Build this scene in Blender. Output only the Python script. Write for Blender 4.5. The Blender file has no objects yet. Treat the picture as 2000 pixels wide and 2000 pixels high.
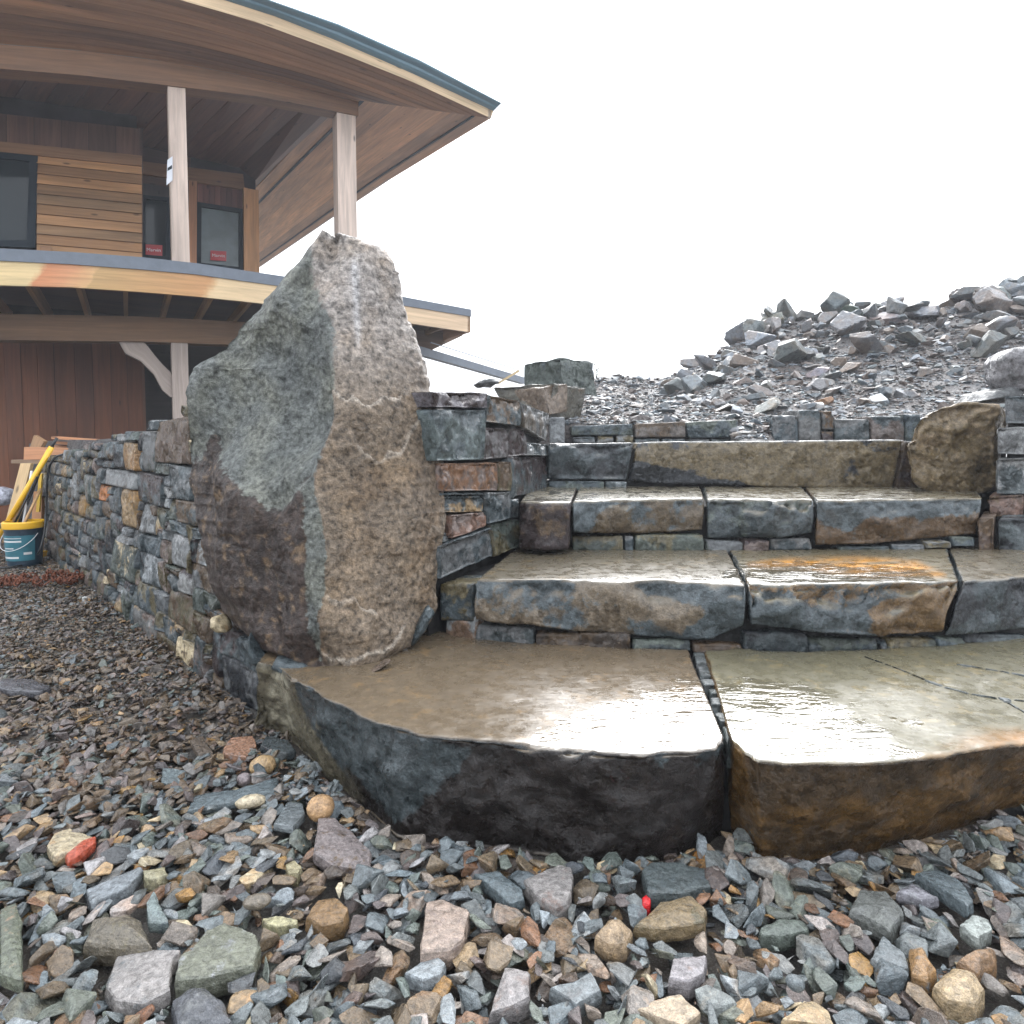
import bpy, bmesh, math, random
import numpy as np
from mathutils import Vector, Matrix

# ------------------------------------------------------------------ camera, world, sun, exposure
S = bpy.context.scene
COL = S.collection
F = 1214.0            # focal length in photo pixels (photo is 2000 wide)
TH = math.radians(3.0)
HOR = 870.0           # horizon row
Y0 = HOR + F * math.tan(TH)
EYE = 1.0
cam = bpy.data.cameras.new('camera')
camo = bpy.data.objects.new('camera', cam)
COL.objects.link(camo)
camo.location = (0, 0, EYE)
camo.rotation_euler = (math.radians(90) - TH, 0, 0)
cam.sensor_width = 36
cam.lens = F / 2000 * 36
cam.shift_y = (Y0 - 1000) / 2000
cam.clip_start = 0.02
cam.clip_end = 500
S.camera = camo

W = bpy.data.worlds.new('World')
S.world = W
W.use_nodes = True
nt = W.node_tree
for n in list(nt.nodes):
    nt.nodes.remove(n)
sky = nt.nodes.new('ShaderNodeTexSky')
sky.sky_type = 'NISHITA'
sky.sun_disc = False
SUN_EL, SUN_AZ = math.radians(40), math.radians(14)
sky.sun_elevation = SUN_EL
sky.sun_rotation = SUN_AZ
sky.air_density = 1.5
sky.dust_density = 3
hsv = nt.nodes.new('ShaderNodeHueSaturation')
hsv.inputs['Saturation'].default_value = 0.25
mx = nt.nodes.new('ShaderNodeMixRGB')
mx.inputs[0].default_value = 0.72
mx.inputs[2].default_value = (15.6, 16.4, 17.6, 1)     # even overcast cloud
bg = nt.nodes.new('ShaderNodeBackground')
bg.inputs['Strength'].default_value = 0.055
wo = nt.nodes.new('ShaderNodeOutputWorld')
nt.links.new(sky.outputs[0], hsv.inputs['Color'])
nt.links.new(hsv.outputs[0], mx.inputs[1])
# overcast luminance rises from the horizon to the zenith
tcw = nt.nodes.new('ShaderNodeTexCoord'); sxw = nt.nodes.new('ShaderNodeSeparateXYZ'); mrw = nt.nodes.new('ShaderNodeMapRange')
mrw.inputs[1].default_value = 0; mrw.inputs[2].default_value = 1; mrw.inputs[3].default_value = .62; mrw.inputs[4].default_value = 1.5
cbw = nt.nodes.new('ShaderNodeCombineXYZ'); mlw = nt.nodes.new('ShaderNodeMixRGB'); mlw.blend_type = 'MULTIPLY'; mlw.inputs[0].default_value = 1
nt.links.new(tcw.outputs['Generated'], sxw.inputs[0]); nt.links.new(sxw.outputs[2], mrw.inputs[0])
for q_ in range(3): nt.links.new(mrw.outputs[0], cbw.inputs[q_])
nt.links.new(mx.outputs[0], mlw.inputs[1]); nt.links.new(cbw.outputs[0], mlw.inputs[2])
nt.links.new(mlw.outputs[0], bg.inputs['Color'])
nt.links.new(bg.outputs[0], wo.inputs['Surface'])

sl = bpy.data.lights.new('sun', 'SUN')
sl.energy = 1.15
sl.angle = math.radians(42)
sl.color = (1, 0.99, 0.975)
so = bpy.data.objects.new('sun', sl)
COL.objects.link(so)
sd = Vector((math.sin(SUN_AZ) * math.cos(SUN_EL), math.cos(SUN_AZ) * math.cos(SUN_EL), math.sin(SUN_EL)))
so.rotation_euler = sd.to_track_quat('Z', 'Y').to_euler()

S.view_settings.view_transform = 'Standard'
S.view_settings.look = 'None'
S.view_settings.gamma = 1
S.view_settings.exposure = 1.85
S.view_settings.use_curve_mapping = False
S.render.engine = 'CYCLES'
S.cycles.max_bounces = 8
S.cycles.diffuse_bounces = 4

# ------------------------------------------------------------------ pixel -> place helpers
CT, ST = math.cos(TH), math.sin(TH)
def ray(px, py):
    u = (px - 1000) / F
    v = (Y0 - py) / F
    return np.array([u, CT + v * ST, v * CT - ST])
CAM = np.array([0, 0, EYE])
def PZ(px, py, z):
    d = ray(px, py)
    return CAM + d * ((z - EYE) / d[2])
def PY(px, py, y):
    d = ray(px, py)
    return CAM + d * (y / d[1])
def PP(px, py, p0, n):
    d = ray(px, py)
    return CAM + d * (np.dot(np.asarray(p0) - CAM, n) / np.dot(d, n))

# ------------------------------------------------------------------ noise (numpy)
_r = np.random.RandomState(7)
_perm = np.concatenate([_r.permutation(256)] * 3)
_g = _r.normal(size=(256, 3)); _g /= np.linalg.norm(_g, axis=1)[:, None]
def perlin(P):
    P = np.asarray(P, float)
    i = np.floor(P).astype(int); f = P - i; i &= 255
    w = f * f * f * (f * (f * 6 - 15) + 10)
    out = 0
    for dx in (0, 1):
        for dy in (0, 1):
            for dz in (0, 1):
                h = _perm[_perm[_perm[(i[:, 0] + dx) & 255] + ((i[:, 1] + dy) & 255)] + ((i[:, 2] + dz) & 255)]
                gr = _g[h]
                d = f - np.array([dx, dy, dz])
                ww = (w[:, 0] if dx else 1 - w[:, 0]) * (w[:, 1] if dy else 1 - w[:, 1]) * (w[:, 2] if dz else 1 - w[:, 2])
                out = out + ww * (gr * d).sum(1)
    return out * 1.5
def fbm(P, o=4, lac=2.03, g=0.5):
    P = np.asarray(P, float); a = 1; s = 0
    for k in range(o):
        s = s + a * perlin(P + 17.3 * k); P = P * lac; a *= g
    return s
def ridged(P, o=4):
    P = np.asarray(P, float); a = 1; s = 0
    for k in range(o):
        s = s + a * (0.5 - np.abs(perlin(P + 9.1 * k))); P = P * 2.1; a *= 0.5
    return s
_j = _r.uniform(size=(256, 4))
def scallop(P):
    """power diagram of jittered cells: concave flakes with sharp ridges, value 0..1"""
    P = np.asarray(P, float)
    i = np.floor(P).astype(int); best = np.full(len(P), 9.0)
    for dx in (-1, 0, 1):
        for dy in (-1, 0, 1):
            for dz in (-1, 0, 1):
                c = i + np.array([dx, dy, dz]); cc = c & 255
                h = _perm[_perm[_perm[cc[:, 0]] + cc[:, 1]] + cc[:, 2]]
                q = c + _j[h][:, :3]
                d = ((P - q) ** 2).sum(1) + 0.35 * _j[h][:, 3]
                best = np.minimum(best, d)
    return best ** .8

def facets(P, k=.45, tilt=.75):
    """lower envelope of tilted planes, one per jittered cell: flat broken facets meeting in sharp arrises"""
    P = np.asarray(P, float)
    i = np.floor(P).astype(int); best = np.full(len(P), 9.0)
    for dx in (-1, 0, 1):
        for dy in (-1, 0, 1):
            for dz in (-1, 0, 1):
                c = i + np.array([dx, dy, dz]); cc = c & 255
                h = _perm[_perm[_perm[cc[:, 0]] + cc[:, 1]] + cc[:, 2]]
                d = P - (c + _j[h][:, :3])
                best = np.minimum(best, (d * _g[h]).sum(1) * tilt + k * (d * d).sum(1) + .25 * _j[h][:, 3])
    return best

# ------------------------------------------------------------------ mesh helpers
def mesh_from(name, V, faces, mat=None, smooth=False):
    """V (n,3); faces: (m,3) or (m,4) array, or a list of such arrays"""
    V = np.asarray(V, np.float32)
    if not isinstance(faces, list): faces = [faces]
    faces = [np.asarray(f, np.int32) for f in faces if len(f)]
    me = bpy.data.meshes.new(name)
    me.vertices.add(len(V)); me.vertices.foreach_set('co', V.ravel())
    loops = np.concatenate([f.ravel() for f in faces])
    cnt = np.concatenate([np.full(len(f), f.shape[1], np.int32) for f in faces])
    st = np.concatenate([[0], np.cumsum(cnt)[:-1]]).astype(np.int32)
    me.loops.add(len(loops)); me.loops.foreach_set('vertex_index', loops)
    me.polygons.add(len(cnt)); me.polygons.foreach_set('loop_start', st); me.polygons.foreach_set('loop_total', cnt)
    me.update(calc_edges=True)
    me.polygons.foreach_set('use_smooth', np.full(len(cnt), bool(smooth)))
    me.validate()
    if mat: me.materials.append(mat)
    return me
def attr(me, name, data, typ='FLOAT_COLOR'):
    a = me.attributes.new(name, typ, 'POINT')
    data = np.asarray(data, np.float32)
    if typ == 'FLOAT_COLOR':
        if data.ndim == 1: data = np.tile(data, (len(me.vertices), 1))
        if data.shape[1] == 3: data = np.hstack([data, np.ones((len(data), 1), np.float32)])
        a.data.foreach_set('color', data.ravel())
    elif typ == 'FLOAT':
        if data.ndim == 0: data = np.full(len(me.vertices), float(data), np.float32)
        a.data.foreach_set('value', data.ravel())
    else:
        a.data.foreach_set('vector', data.ravel())
def link(name, me, parent=None, origin=None):
    o = bpy.data.objects.new(name, me)
    COL.objects.link(o)
    if parent is not None:
        o.parent = parent
    return o
def recentre(me, base=True):
    """move the mesh so its origin is at its base centre; returns that point"""
    n = len(me.vertices); V = np.empty(n * 3, np.float32); me.vertices.foreach_get('co', V); V = V.reshape(-1, 3)
    c = (V.min(0) + V.max(0)) / 2
    if base: c[2] = V[:, 2].min()
    V -= c; me.vertices.foreach_set('co', V.ravel()); me.update()
    return Vector([float(t) for t in c])
def tag(o, label=None, cat=None, group=None, kind=None):
    if label: o['label'] = label
    if cat: o['category'] = cat
    if group: o['group'] = group
    if kind: o['kind'] = kind
    return o
def thing(name, label, cat, loc=(0, 0, 0), group=None):
    o = bpy.data.objects.new(name, None); COL.objects.link(o); o.location = loc
    o.empty_display_size = 0.1
    return tag(o, label, cat, group)
def part(name, me, root):
    """part whose mesh is in world coordinates"""
    c = recentre(me)
    o = link(name, me, root)
    off = Vector(root.location) if root.parent is None else Vector(root.location) + Vector(root.parent.location)
    o.location = c - off
    return o
def normals(V, quads):
    a = V[quads[:, 0]]; b = V[quads[:, 1]]; c = V[quads[:, 2]]; d = V[quads[:, -1]]
    n = np.cross(c - a, d - b) if quads.shape[1] == 4 else np.cross(b - a, c - a)
    N = np.zeros_like(V)
    for k in range(quads.shape[1]): np.add.at(N, quads[:, k], n)
    return N / (np.linalg.norm(N, axis=1)[:, None] + 1e-12)
def smooth_v(V, quads, it=1, lam=0.5):
    e = np.vstack([quads[:, [k, (k + 1) % quads.shape[1]]] for k in range(quads.shape[1])])
    e = np.vstack([e, e[:, ::-1]])
    cnt = np.bincount(e[:, 0], minlength=len(V))[:, None]
    for _ in range(it):
        s = np.zeros_like(V); np.add.at(s, e[:, 0], V[e[:, 1]])
        V = V * (1 - lam) + lam * s / np.maximum(cnt, 1)
    return V
_lat = {}
def lattice(nx, ny, nz):
    k = (nx, ny, nz)
    if k in _lat: return _lat[k]
    def idx(i, j, l): return (i * (ny + 1) + j) * (nz + 1) + l
    q = []
    def side(A, B, fn, flip):
        for i in range(A):
            for j in range(B):
                f = [fn(i, j), fn(i + 1, j), fn(i + 1, j + 1), fn(i, j + 1)]
                q.append(f[::-1] if flip else f)
    side(nx, nz, lambda i, l: idx(i, 0, l), False)
    side(nx, nz, lambda i, l: idx(i, ny, l), True)
    side(nx, ny, lambda i, j: idx(i, j, nz), False)
    side(nx, ny, lambda i, j: idx(i, j, 0), True)
    side(ny, nz, lambda j, l: idx(0, j, l), True)
    side(ny, nz, lambda j, l: idx(nx, j, l), False)
    q = np.array(q); u, inv = np.unique(q, return_inverse=True); inv = inv.reshape(q.shape)
    l = u % (nz + 1); j = (u // (nz + 1)) % (ny + 1); i = u // ((nz + 1) * (ny + 1))
    G = np.stack([i / nx, j / ny, l / nz], 1).astype(float)
    _lat[k] = (G, inv)
    return _lat[k]
def crv(C, t):
    C = np.asarray(C, float)
    if len(C) == 2: return C[0] + (C[1] - C[0]) * t[:, None]
    s = np.concatenate([[0], np.cumsum(np.linalg.norm(np.diff(C, axis=0), axis=1))]); s /= s[-1]
    return np.stack([np.interp(t, s, C[:, k]) for k in range(3)], 1)
CK = 1.5
def block(FT, FB, BT, BB, n=(20, 8, 8), seed=0, chip=0.012, cell=0.09, rough=0.006, top=0.003, rnd=2, bend=0.0, bev=.012):
    """rough stone: front-top, front-bottom, back-top and back-bottom curves. returns V, quads, G"""
    G, Q = lattice(*n)
    def ea(t): return 0.5 * t + 0.5 * (0.5 - 0.5 * np.cos(np.pi * t))
    a, b, c = ea(G[:, 0]), ea(G[:, 1]), ea(G[:, 2])
    ft, fb, bt, bb = crv(FT, a), crv(FB, a), crv(BT, a), crv(BB, a)
    V = (1 - b)[:, None] * ((1 - c)[:, None] * fb + c[:, None] * ft) + b[:, None] * ((1 - c)[:, None] * bb + c[:, None] * bt)
    # pitched face: flakes struck off the upper and lower arris
    Lx = np.linalg.norm(np.asarray(FT[-1], float) - np.asarray(FT[0], float)); q1 = np.stack([a * Lx / .15 + seed * 5.3, a * 0, a * 0 + .5], 1)
    c0 = np.clip(.70 + .55 * fbm(q1, 3), .3, .975); c1 = np.clip(.16 + .45 * fbm(q1 + 40, 3), .02, .5); fr = np.clip(1 - b / .25, 0, 1)
    t1 = np.clip((c - c0) / (1 - c0), 0, 1) ** 1.25 * fr * np.clip((1 - c0) / .35, .25, 1); t2 = np.clip((c1 - c) / c1, 0, 1) ** 1.25 * fr * np.clip(c1 / .3, .25, 1)
    db = bt - ft; db /= np.linalg.norm(db, axis=1)[:, None] + 1e-9
    V = V + db * (bev * (t1 + .6 * t2))[:, None]
    V = smooth_v(V, Q, rnd, 0.45)
    N = normals(V, Q)
    o = np.array([seed * 3.17, seed * 1.31, seed * 7.77])
    up = np.clip(N[:, 2], 0, 1) ** 2
    wv = V + 0.25 * cell * np.stack([perlin(V / cell * .7 + o), perlin(V / cell * .7 + o + 31), perlin(V / cell * .7 + o + 57)], 1)
    chip = chip * CK
    d = -chip * scallop(wv / np.array([cell, cell, cell * .75]) + o) + chip * .4
    fa = facets(wv / (cell * 1.25) / np.array([1, 1, .8]) + o + 3)
    fb_ = facets(wv / (cell * .5) + o + 23)
    d = .4 * d + chip * 1.5 * (fa - .1) + chip * .4 * (fb_ - .1)
    d2 = rough * .6 * fbm(V / (cell * .6) + o + 5, 4) + bend * perlin(V / (cell * 2.6) + o + 11)
    e_ = np.asarray(FT[-1], float) - np.asarray(FT[0], float); e_ /= np.linalg.norm(e_) + 1e-9; we = (1 - .85 * np.clip(np.abs(N @ e_), 0, 1) ** 1.5) * (1 - .7 * np.clip(-N[:, 2], 0, 1))
    d = d * we; d2 = d2 * we
    D = (1 - up) * (d + d2) + up * top * fbm(V / .12 + o, 3)
    lip = np.clip(4 * N[:, 2] * (1 - N[:, 2]), 0, 1) * (N[:, 2] > 0)
    D = D - lip * chip * .9 * np.clip(fbm(V / (cell * .5) + o + 2, 4) + .15, 0, 2)
    global LASTR
    LASTR = np.clip(-d / chip + 1.1 * t1 * (c > c0), -1, 1)
    V = V + N * D[:, None]
    return V, Q, G

# ------------------------------------------------------------------ materials
def new_mat(name):
    m = bpy.data.materials.new(name); m.use_nodes = True
    t = m.node_tree
    for n in list(t.nodes): t.nodes.remove(n)
    out = t.nodes.new('ShaderNodeOutputMaterial'); b = t.nodes.new('ShaderNodeBsdfPrincipled')
    t.links.new(b.outputs[0], out.inputs[0])
    return m, t, b
def nd(t, typ, **kw):
    n = t.nodes.new(typ)
    for k, v in kw.items():
        if k.startswith('i_'):
            key = k[2:]
            n.inputs[int(key) if key.isdigit() else key.replace('_', ' ')].default_value = v
        else: setattr(n, k, v)
    return n
def mathn(t, op, a, b=None, clamp=False):
    n = t.nodes.new('ShaderNodeMath'); n.operation = op; n.use_clamp = clamp
    for k, x in enumerate((a, b)):
        if x is None: continue
        if isinstance(x, (int, float)): n.inputs[k].default_value = x
        else: t.links.new(x, n.inputs[k])
    return n.outputs[0]
def noise(t, vec, scale, detail=4, rough=0.55, dist=0.0):
    n = nd(t, 'ShaderNodeTexNoise', i_Scale=scale, i_Detail=detail, i_Roughness=rough, i_Distortion=dist)
    t.links.new(vec, n.inputs['Vector']); return n.outputs[0]
def ramp(t, x, a, b, va=0.0, vb=1.0):
    n = nd(t, 'ShaderNodeMapRange', i_1=a, i_2=b, i_3=va, i_4=vb)
    t.links.new(x, n.inputs[0]); return n.outputs[0]
def mixc(t, f, a, b, mode='MIX'):
    n = t.nodes.new('ShaderNodeMixRGB'); n.blend_type = mode
    for k, x in ((0, f), (1, a), (2, b)):
        if isinstance(x, (int, float)): n.inputs[k].default_value = x
        elif isinstance(x, tuple): n.inputs[k].default_value = x if len(x) == 4 else (*x, 1)
        else: t.links.new(x, n.inputs[k])
    return n.outputs[0]
def bump(t, h, strength, dist, prev=None):
    n = nd(t, 'ShaderNodeBump', i_Strength=strength, i_Distance=dist)
    t.links.new(h, n.inputs['Height'])
    if prev is not None: t.links.new(prev, n.inputs['Normal'])
    return n.outputs[0]

def sep_z(t, v):
    n = t.nodes.new('ShaderNodeSeparateXYZ'); t.links.new(v, n.inputs[0]); return n.outputs[2]
def rock_mat(name, fine=1.0, rough=(0.22, 0.5), bmp=1.0, objcol=False, puddle=False, spec=0.32, mottled=0.55, chipb=1.0):
    m, t, b = new_mat(name)
    geo = nd(t, 'ShaderNodeNewGeometry'); P = geo.outputs['Position']
    if objcol:
        tc = nd(t, 'ShaderNodeTexCoord'); oi = nd(t, 'ShaderNodeObjectInfo')
        ad = nd(t, 'ShaderNodeVectorMath', operation='ADD')
        mu = nd(t, 'ShaderNodeVectorMath', operation='SCALE'); mu.inputs['Scale'].default_value = 37.0
        cx = nd(t, 'ShaderNodeCombineXYZ'); t.links.new(oi.outputs['Random'], cx.inputs[0]); t.links.new(oi.outputs['Random'], cx.inputs[1])
        t.links.new(cx.outputs[0], mu.inputs[0]); t.links.new(geo.outputs['Position'], ad.inputs[0]); t.links.new(mu.outputs[0], ad.inputs[1])
        P = ad.outputs[0]
        ca = oi.outputs['Color']
        cb = mixc(t, 1.0, ca, (1.12, .95, .82), 'MULTIPLY')
        mk = None
    else:
        ca = nd(t, 'ShaderNodeAttribute', attribute_name='ca').outputs['Color']
        cb = nd(t, 'ShaderNodeAttribute', attribute_name='cb').outputs['Color']
        mk = nd(t, 'ShaderNodeAttribute', attribute_name='mk').outputs['Fac']
    n1 = noise(t, P, 9 * fine, 6, .6, .4)
    n2 = noise(t, P, 38 * fine, 6, .62)
    n3 = noise(t, P, 190 * fine, 4, .6)
    if mk is not None:
        f = mathn(t, 'ADD', mk, mathn(t, 'MULTIPLY', mathn(t, 'SUBTRACT', mathn(t, 'ADD', n1, mathn(t, 'MULTIPLY', n2, .5)), .75), 1.3))
    else:
        f = n1
    f = ramp(t, f, .44, .58)
    col = mixc(t, f, ca, cb)
    v2 = ramp(t, n2, .3, .7, 1 - mottled, 1 + mottled)
    v3 = ramp(t, n3, .3, .7, .68, 1.35)
    if puddle:
        fz = ramp(t, sep_z(t, geo.outputs['Normal']), .55, .85, 1, .35)
        v2 = mathn(t, 'ADD', 1.0, mathn(t, 'MULTIPLY', mathn(t, 'SUBTRACT', v2, 1.0), fz))
        v3 = mathn(t, 'ADD', 1.0, mathn(t, 'MULTIPLY', mathn(t, 'SUBTRACT', v3, 1.0), fz))
    gr = nd(t, 'ShaderNodeCombineXYZ'); vv = mathn(t, 'MULTIPLY', v2, v3)
    for k in range(3): t.links.new(vv, gr.inputs[k])
    col = mixc(t, 1.0, col, gr.outputs[0], 'MULTIPLY')
    # pale mineral flecks and thin veins
    n4 = noise(t, P, 70 * fine, 5, .7, 1.5)
    fl = ramp(t, n4, .66, .72)
    pale = mixc(t, .5, col, (.26, .23, .19))
    col = mixc(t, fl, col, pale)
    rg = ramp(t, noise(t, P, 24 * fine, 4, .6), .35, .65, rough[0], rough[1])
    wn_ = nd(t, 'ShaderNodeTexNoise', i_Scale=9 * fine, i_Detail=4.0, i_Roughness=.65); t.links.new(P, wn_.inputs['Vector'])
    sb_ = nd(t, 'ShaderNodeVectorMath', operation='MULTIPLY_ADD'); sb_.inputs[1].default_value = (.10 / fine,) * 3
    t.links.new(wn_.outputs[1], sb_.inputs[0]); t.links.new(P, sb_.inputs[2]); PW = sb_.outputs[0]
    def tilt(sc, k, prev, msk=None):
        # every flake of the broken face gets its own tilt
        mp_ = nd(t, 'ShaderNodeMapping'); mp_.inputs['Scale'].default_value = (sc, sc, sc * 1.5); mp_.inputs['Rotation'].default_value = (.2, .35, .3); t.links.new(PW, mp_.inputs[0])
        v = nd(t, 'ShaderNodeTexVoronoi', i_Scale=1.0); t.links.new(mp_.outputs[0], v.inputs['Vector'])
        su = nd(t, 'ShaderNodeVectorMath', operation='SUBTRACT'); su.inputs[1].default_value = (.5, .5, .5); t.links.new(v.outputs['Color'], su.inputs[0])
        sc_ = nd(t, 'ShaderNodeVectorMath', operation='SCALE'); t.links.new(su.outputs[0], sc_.inputs[0]); sc_.inputs['Scale'].default_value = k
        if msk is not None: t.links.new(mathn(t, 'MULTIPLY', msk, k), sc_.inputs['Scale'])
        ad = nd(t, 'ShaderNodeVectorMath', operation='ADD'); t.links.new(prev, ad.inputs[0]); t.links.new(sc_.outputs[0], ad.inputs[1])
        no = nd(t, 'ShaderNodeVectorMath', operation='NORMALIZE'); t.links.new(ad.outputs[0], no.inputs[0]); return no.outputs[0]
    flat = ramp(t, sep_z(t, geo.outputs['Normal']), .55, .85, 1, .12) if puddle else None
    def bmpn(h, st, dist, prev=None, msk=None):
        n = nd(t, 'ShaderNodeBump', i_Strength=st, i_Distance=dist); t.links.new(h, n.inputs['Height'])
        k = msk
        if flat is not None: k = flat if k is None else mathn(t, 'MULTIPLY', k, flat)
        if k is not None: t.links.new(mathn(t, 'MULTIPLY', k, st), n.inputs['Strength'])
        if prev is not None: t.links.new(prev, n.inputs['Normal'])
        return n.outputs[0]
    nb = None
    if chipb > 0:
        zone = ramp(t, noise(t, P, 4 * fine, 2), .4, .6, .25, 1)
        if flat is not None: zone = mathn(t, 'MULTIPLY', zone, flat)
        nb = tilt(15 * fine, chipb * .75, geo.outputs['Normal'], zone)
        nb = tilt(48 * fine, chipb * .65, nb, zone)
    nb = bmpn(n1, .35 * bmp, .015, nb)
    nb = bmpn(n2, .8 * bmp, .007, nb)
    nb = bmpn(n3, .8 * bmp, .0022, nb)
    if puddle:
        wet = nd(t, 'ShaderNodeAttribute', attribute_name='wet').outputs['Fac']
        wf = ramp(t, mathn(t, 'ADD', wet, mathn(t, 'MULTIPLY', mathn(t, 'SUBTRACT', noise(t, P, 14, 5, .6), .5), .9)),   .455, .52)
        mp = nd(t, 'ShaderNodeMapping'); mp.inputs['Scale'].default_value = (8, 24, 1); mp.inputs['Rotation'].default_value = (0, 0, .1)
        t.links.new(P, mp.inputs[0])
        rip = noise(t, mp.outputs[0], 1.0, 3, .5, 2.4)
        # rings where raindrops fall
        vor = nd(t, 'ShaderNodeTexVoronoi', i_Scale=4.2, i_Randomness=1.0); t.links.new(P, vor.inputs['Vector'])
        ringd = vor.outputs['Distance']
        ring = mathn(t, 'MULTIPLY', mathn(t, 'SINE', mathn(t, 'MULTIPLY', ringd, 170)), ramp(t, ringd, .0, .32, 1, 0))
        hh = mathn(t, 'ADD', rip, mathn(t, 'MULTIPLY', ring, .08))
        wn = bump(t, hh, .55, .006)
        film = mixc(t, .25, col, (.11, .088, .055))
        col = mixc(t, wf, col, film)
        rgm = nd(t, 'ShaderNodeMix'); rgm.data_type = 'FLOAT'
        t.links.new(wf, rgm.inputs[0]); t.links.new(rg, rgm.inputs[2]); rgm.inputs[3].default_value = .04
        rg = rgm.outputs[0]
        nm = nd(t, 'ShaderNodeMix'); nm.data_type = 'VECTOR'
        t.links.new(wf, nm.inputs[0]); t.links.new(nb, nm.inputs[4]); t.links.new(wn, nm.inputs[5])
        nb = nm.outputs[1]
        cw = ramp(t, wf, 0, 1, .15, 1.0)
        t.links.new(cw, b.inputs['Coat Weight']); b.inputs['Coat Roughness'].default_value = .03; b.inputs['Coat IOR'].default_value = 1.75
        t.links.new(wn, b.inputs['Coat Normal'])
    t.links.new(col, b.inputs['Base Color']); t.links.new(rg, b.inputs['Roughness']); t.links.new(nb, b.inputs['Normal'])
    b.inputs['Specular IOR Level'].default_value = spec
    return m
M_rock = rock_mat('wet_stone', 1.0, rough=(.18, .45))
M_slab = rock_mat('wet_slab', 1.0, rough=(.16, .42), puddle=True, bmp=1.6)
M_boulder = rock_mat('boulder_stone', 1.3, rough=(.34, .6), bmp=1.75, mottled=.8, chipb=.9)
M_gravel = rock_mat('gravel_stone', 2.2, rough=(.10, .32), bmp=.9, mottled=.55, chipb=0, spec=.6)
M_loose = rock_mat('loose_stone', 2.0, rough=(.10, .32), bmp=1.0, objcol=True, mottled=.6, chipb=0, spec=.6)
M_bank = rock_mat('bank_stone', .8, rough=(.25, .5), bmp=.6, objcol=True, mottled=.3, chipb=0)

def plain(name, col, rough=.5, metal=0, bmp=0, scale=30, var=.15, spec=.5):
    m, t, b = new_mat(name)
    tc = nd(t, 'ShaderNodeTexCoord'); P = tc.outputs['Object']
    n = noise(t, P, scale, 4)
    k = ramp(t, n, .3, .7, 1 - var, 1 + var); g = nd(t, 'ShaderNodeCombineXYZ')
    for q in range(3): t.links.new(k, g.inputs[q])
    c = mixc(t, 1.0, (*col, 1), g.outputs[0], 'MULTIPLY')
    t.links.new(c, b.inputs['Base Color'])
    t.links.new(ramp(t, noise(t, P, scale * .4), .3, .7, rough * .8, min(1, rough * 1.2)), b.inputs['Roughness'])
    b.inputs['Metallic'].default_value = metal; b.inputs['Specular IOR Level'].default_value = spec
    if bmp: t.links.new(bump(t, n, bmp, .01), b.inputs['Normal'])
    return m
def wood_mat(name, rough=.6):
    m, t, b = new_mat(name)
    at = nd(t, 'ShaderNodeAttribute', attribute_name='gr').outputs['Vector']
    oi = nd(t, 'ShaderNodeObjectInfo')
    mp = nd(t, 'ShaderNodeMapping'); mp.inputs['Scale'].default_value = (1.1, 22, 22); t.links.new(at, mp.inputs[0])
    sc = nd(t, 'ShaderNodeCombineXYZ'); r = mathn(t, 'MULTIPLY', oi.outputs['Random'], 50); t.links.new(r, sc.inputs[0]); t.links.new(r, sc.inputs[1])
    t.links.new(sc.outputs[0], mp.inputs['Location'])
    g1 = noise(t, mp.outputs[0], 1.0, 6, .65, .8)
    mp2 = nd(t, 'ShaderNodeMapping'); mp2.inputs['Scale'].default_value = (.5, 3, 3); t.links.new(at, mp2.inputs[0]); t.links.new(sc.outputs[0], mp2.inputs['Location'])
    g2 = noise(t, mp2.outputs[0], 1.0, 3, .5, .4)
    k = mathn(t, 'MULTIPLY', ramp(t, g1, .3, .7, .72, 1.25), ramp(t, g2, .3, .7, .75, 1.25))
    k = mathn(t, 'MULTIPLY', k, ramp(t, oi.outputs['Random'], 0, 1, .78, 1.2))
    mp3 = nd(t, 'ShaderNodeMapping'); mp3.inputs['Scale'].default_value = (2.2, 7, 7); t.links.new(at, mp3.inputs[0]); t.links.new(sc.outputs[0], mp3.inputs['Location'])
    vo = nd(t, 'ShaderNodeTexVoronoi', i_Scale=1.0); t.links.new(mp3.outputs[0], vo.inputs['Vector'])
    kn = ramp(t, vo.outputs['Distance'], .05, .11, .35, 1)
    k = mathn(t, 'MULTIPLY', k, kn)
    g = nd(t, 'ShaderNodeCombineXYZ')
    for q in range(3): t.links.new(k, g.inputs[q])
    c = mixc(t, 1.0, oi.outputs['Color'], g.outputs[0], 'MULTIPLY')
    t.links.new(c, b.inputs['Base Color']); b.inputs['Roughness'].default_value = rough
    t.links.new(bump(t, g1, .25, .004), b.inputs['Normal'])
    return m
M_wood = wood_mat('cedar_wood')

# ------------------------------------------------------------------ rock colours (wet base colours)
BLUE = (.048, .060, .065); GREEN = (.055, .066, .058); DARK = (.016, .018, .021); BROWN = (.068, .045, .027)
RUST = (.125, .066, .036); TAN = (.24, .165, .09); PINK = (.13, .10, .088); PALE = (.15, .155, .155); CREAM = (.38, .31, .20)
PURP = (.030, .021, .021); OLIVE = (.078, .066, .038); GREY = (.088, .091, .092); OCHRE = (.21, .12, .04)
def jit(c, r, a=.18):
    k = 1 + r.uniform(-a, a); w = r.uniform(-a, a) * .22
    return tuple(max(.005, x * k * m) for x, m in zip(c, (1 + w, 1, 1 - w)))
def rock_attrs(me, ca, cb, mk, wet=None):
    attr(me, 'ca', ca); attr(me, 'cb', cb); attr(me, 'mk', mk, 'FLOAT')
    if wet is not None: attr(me, 'wet', wet, 'FLOAT')
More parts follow.
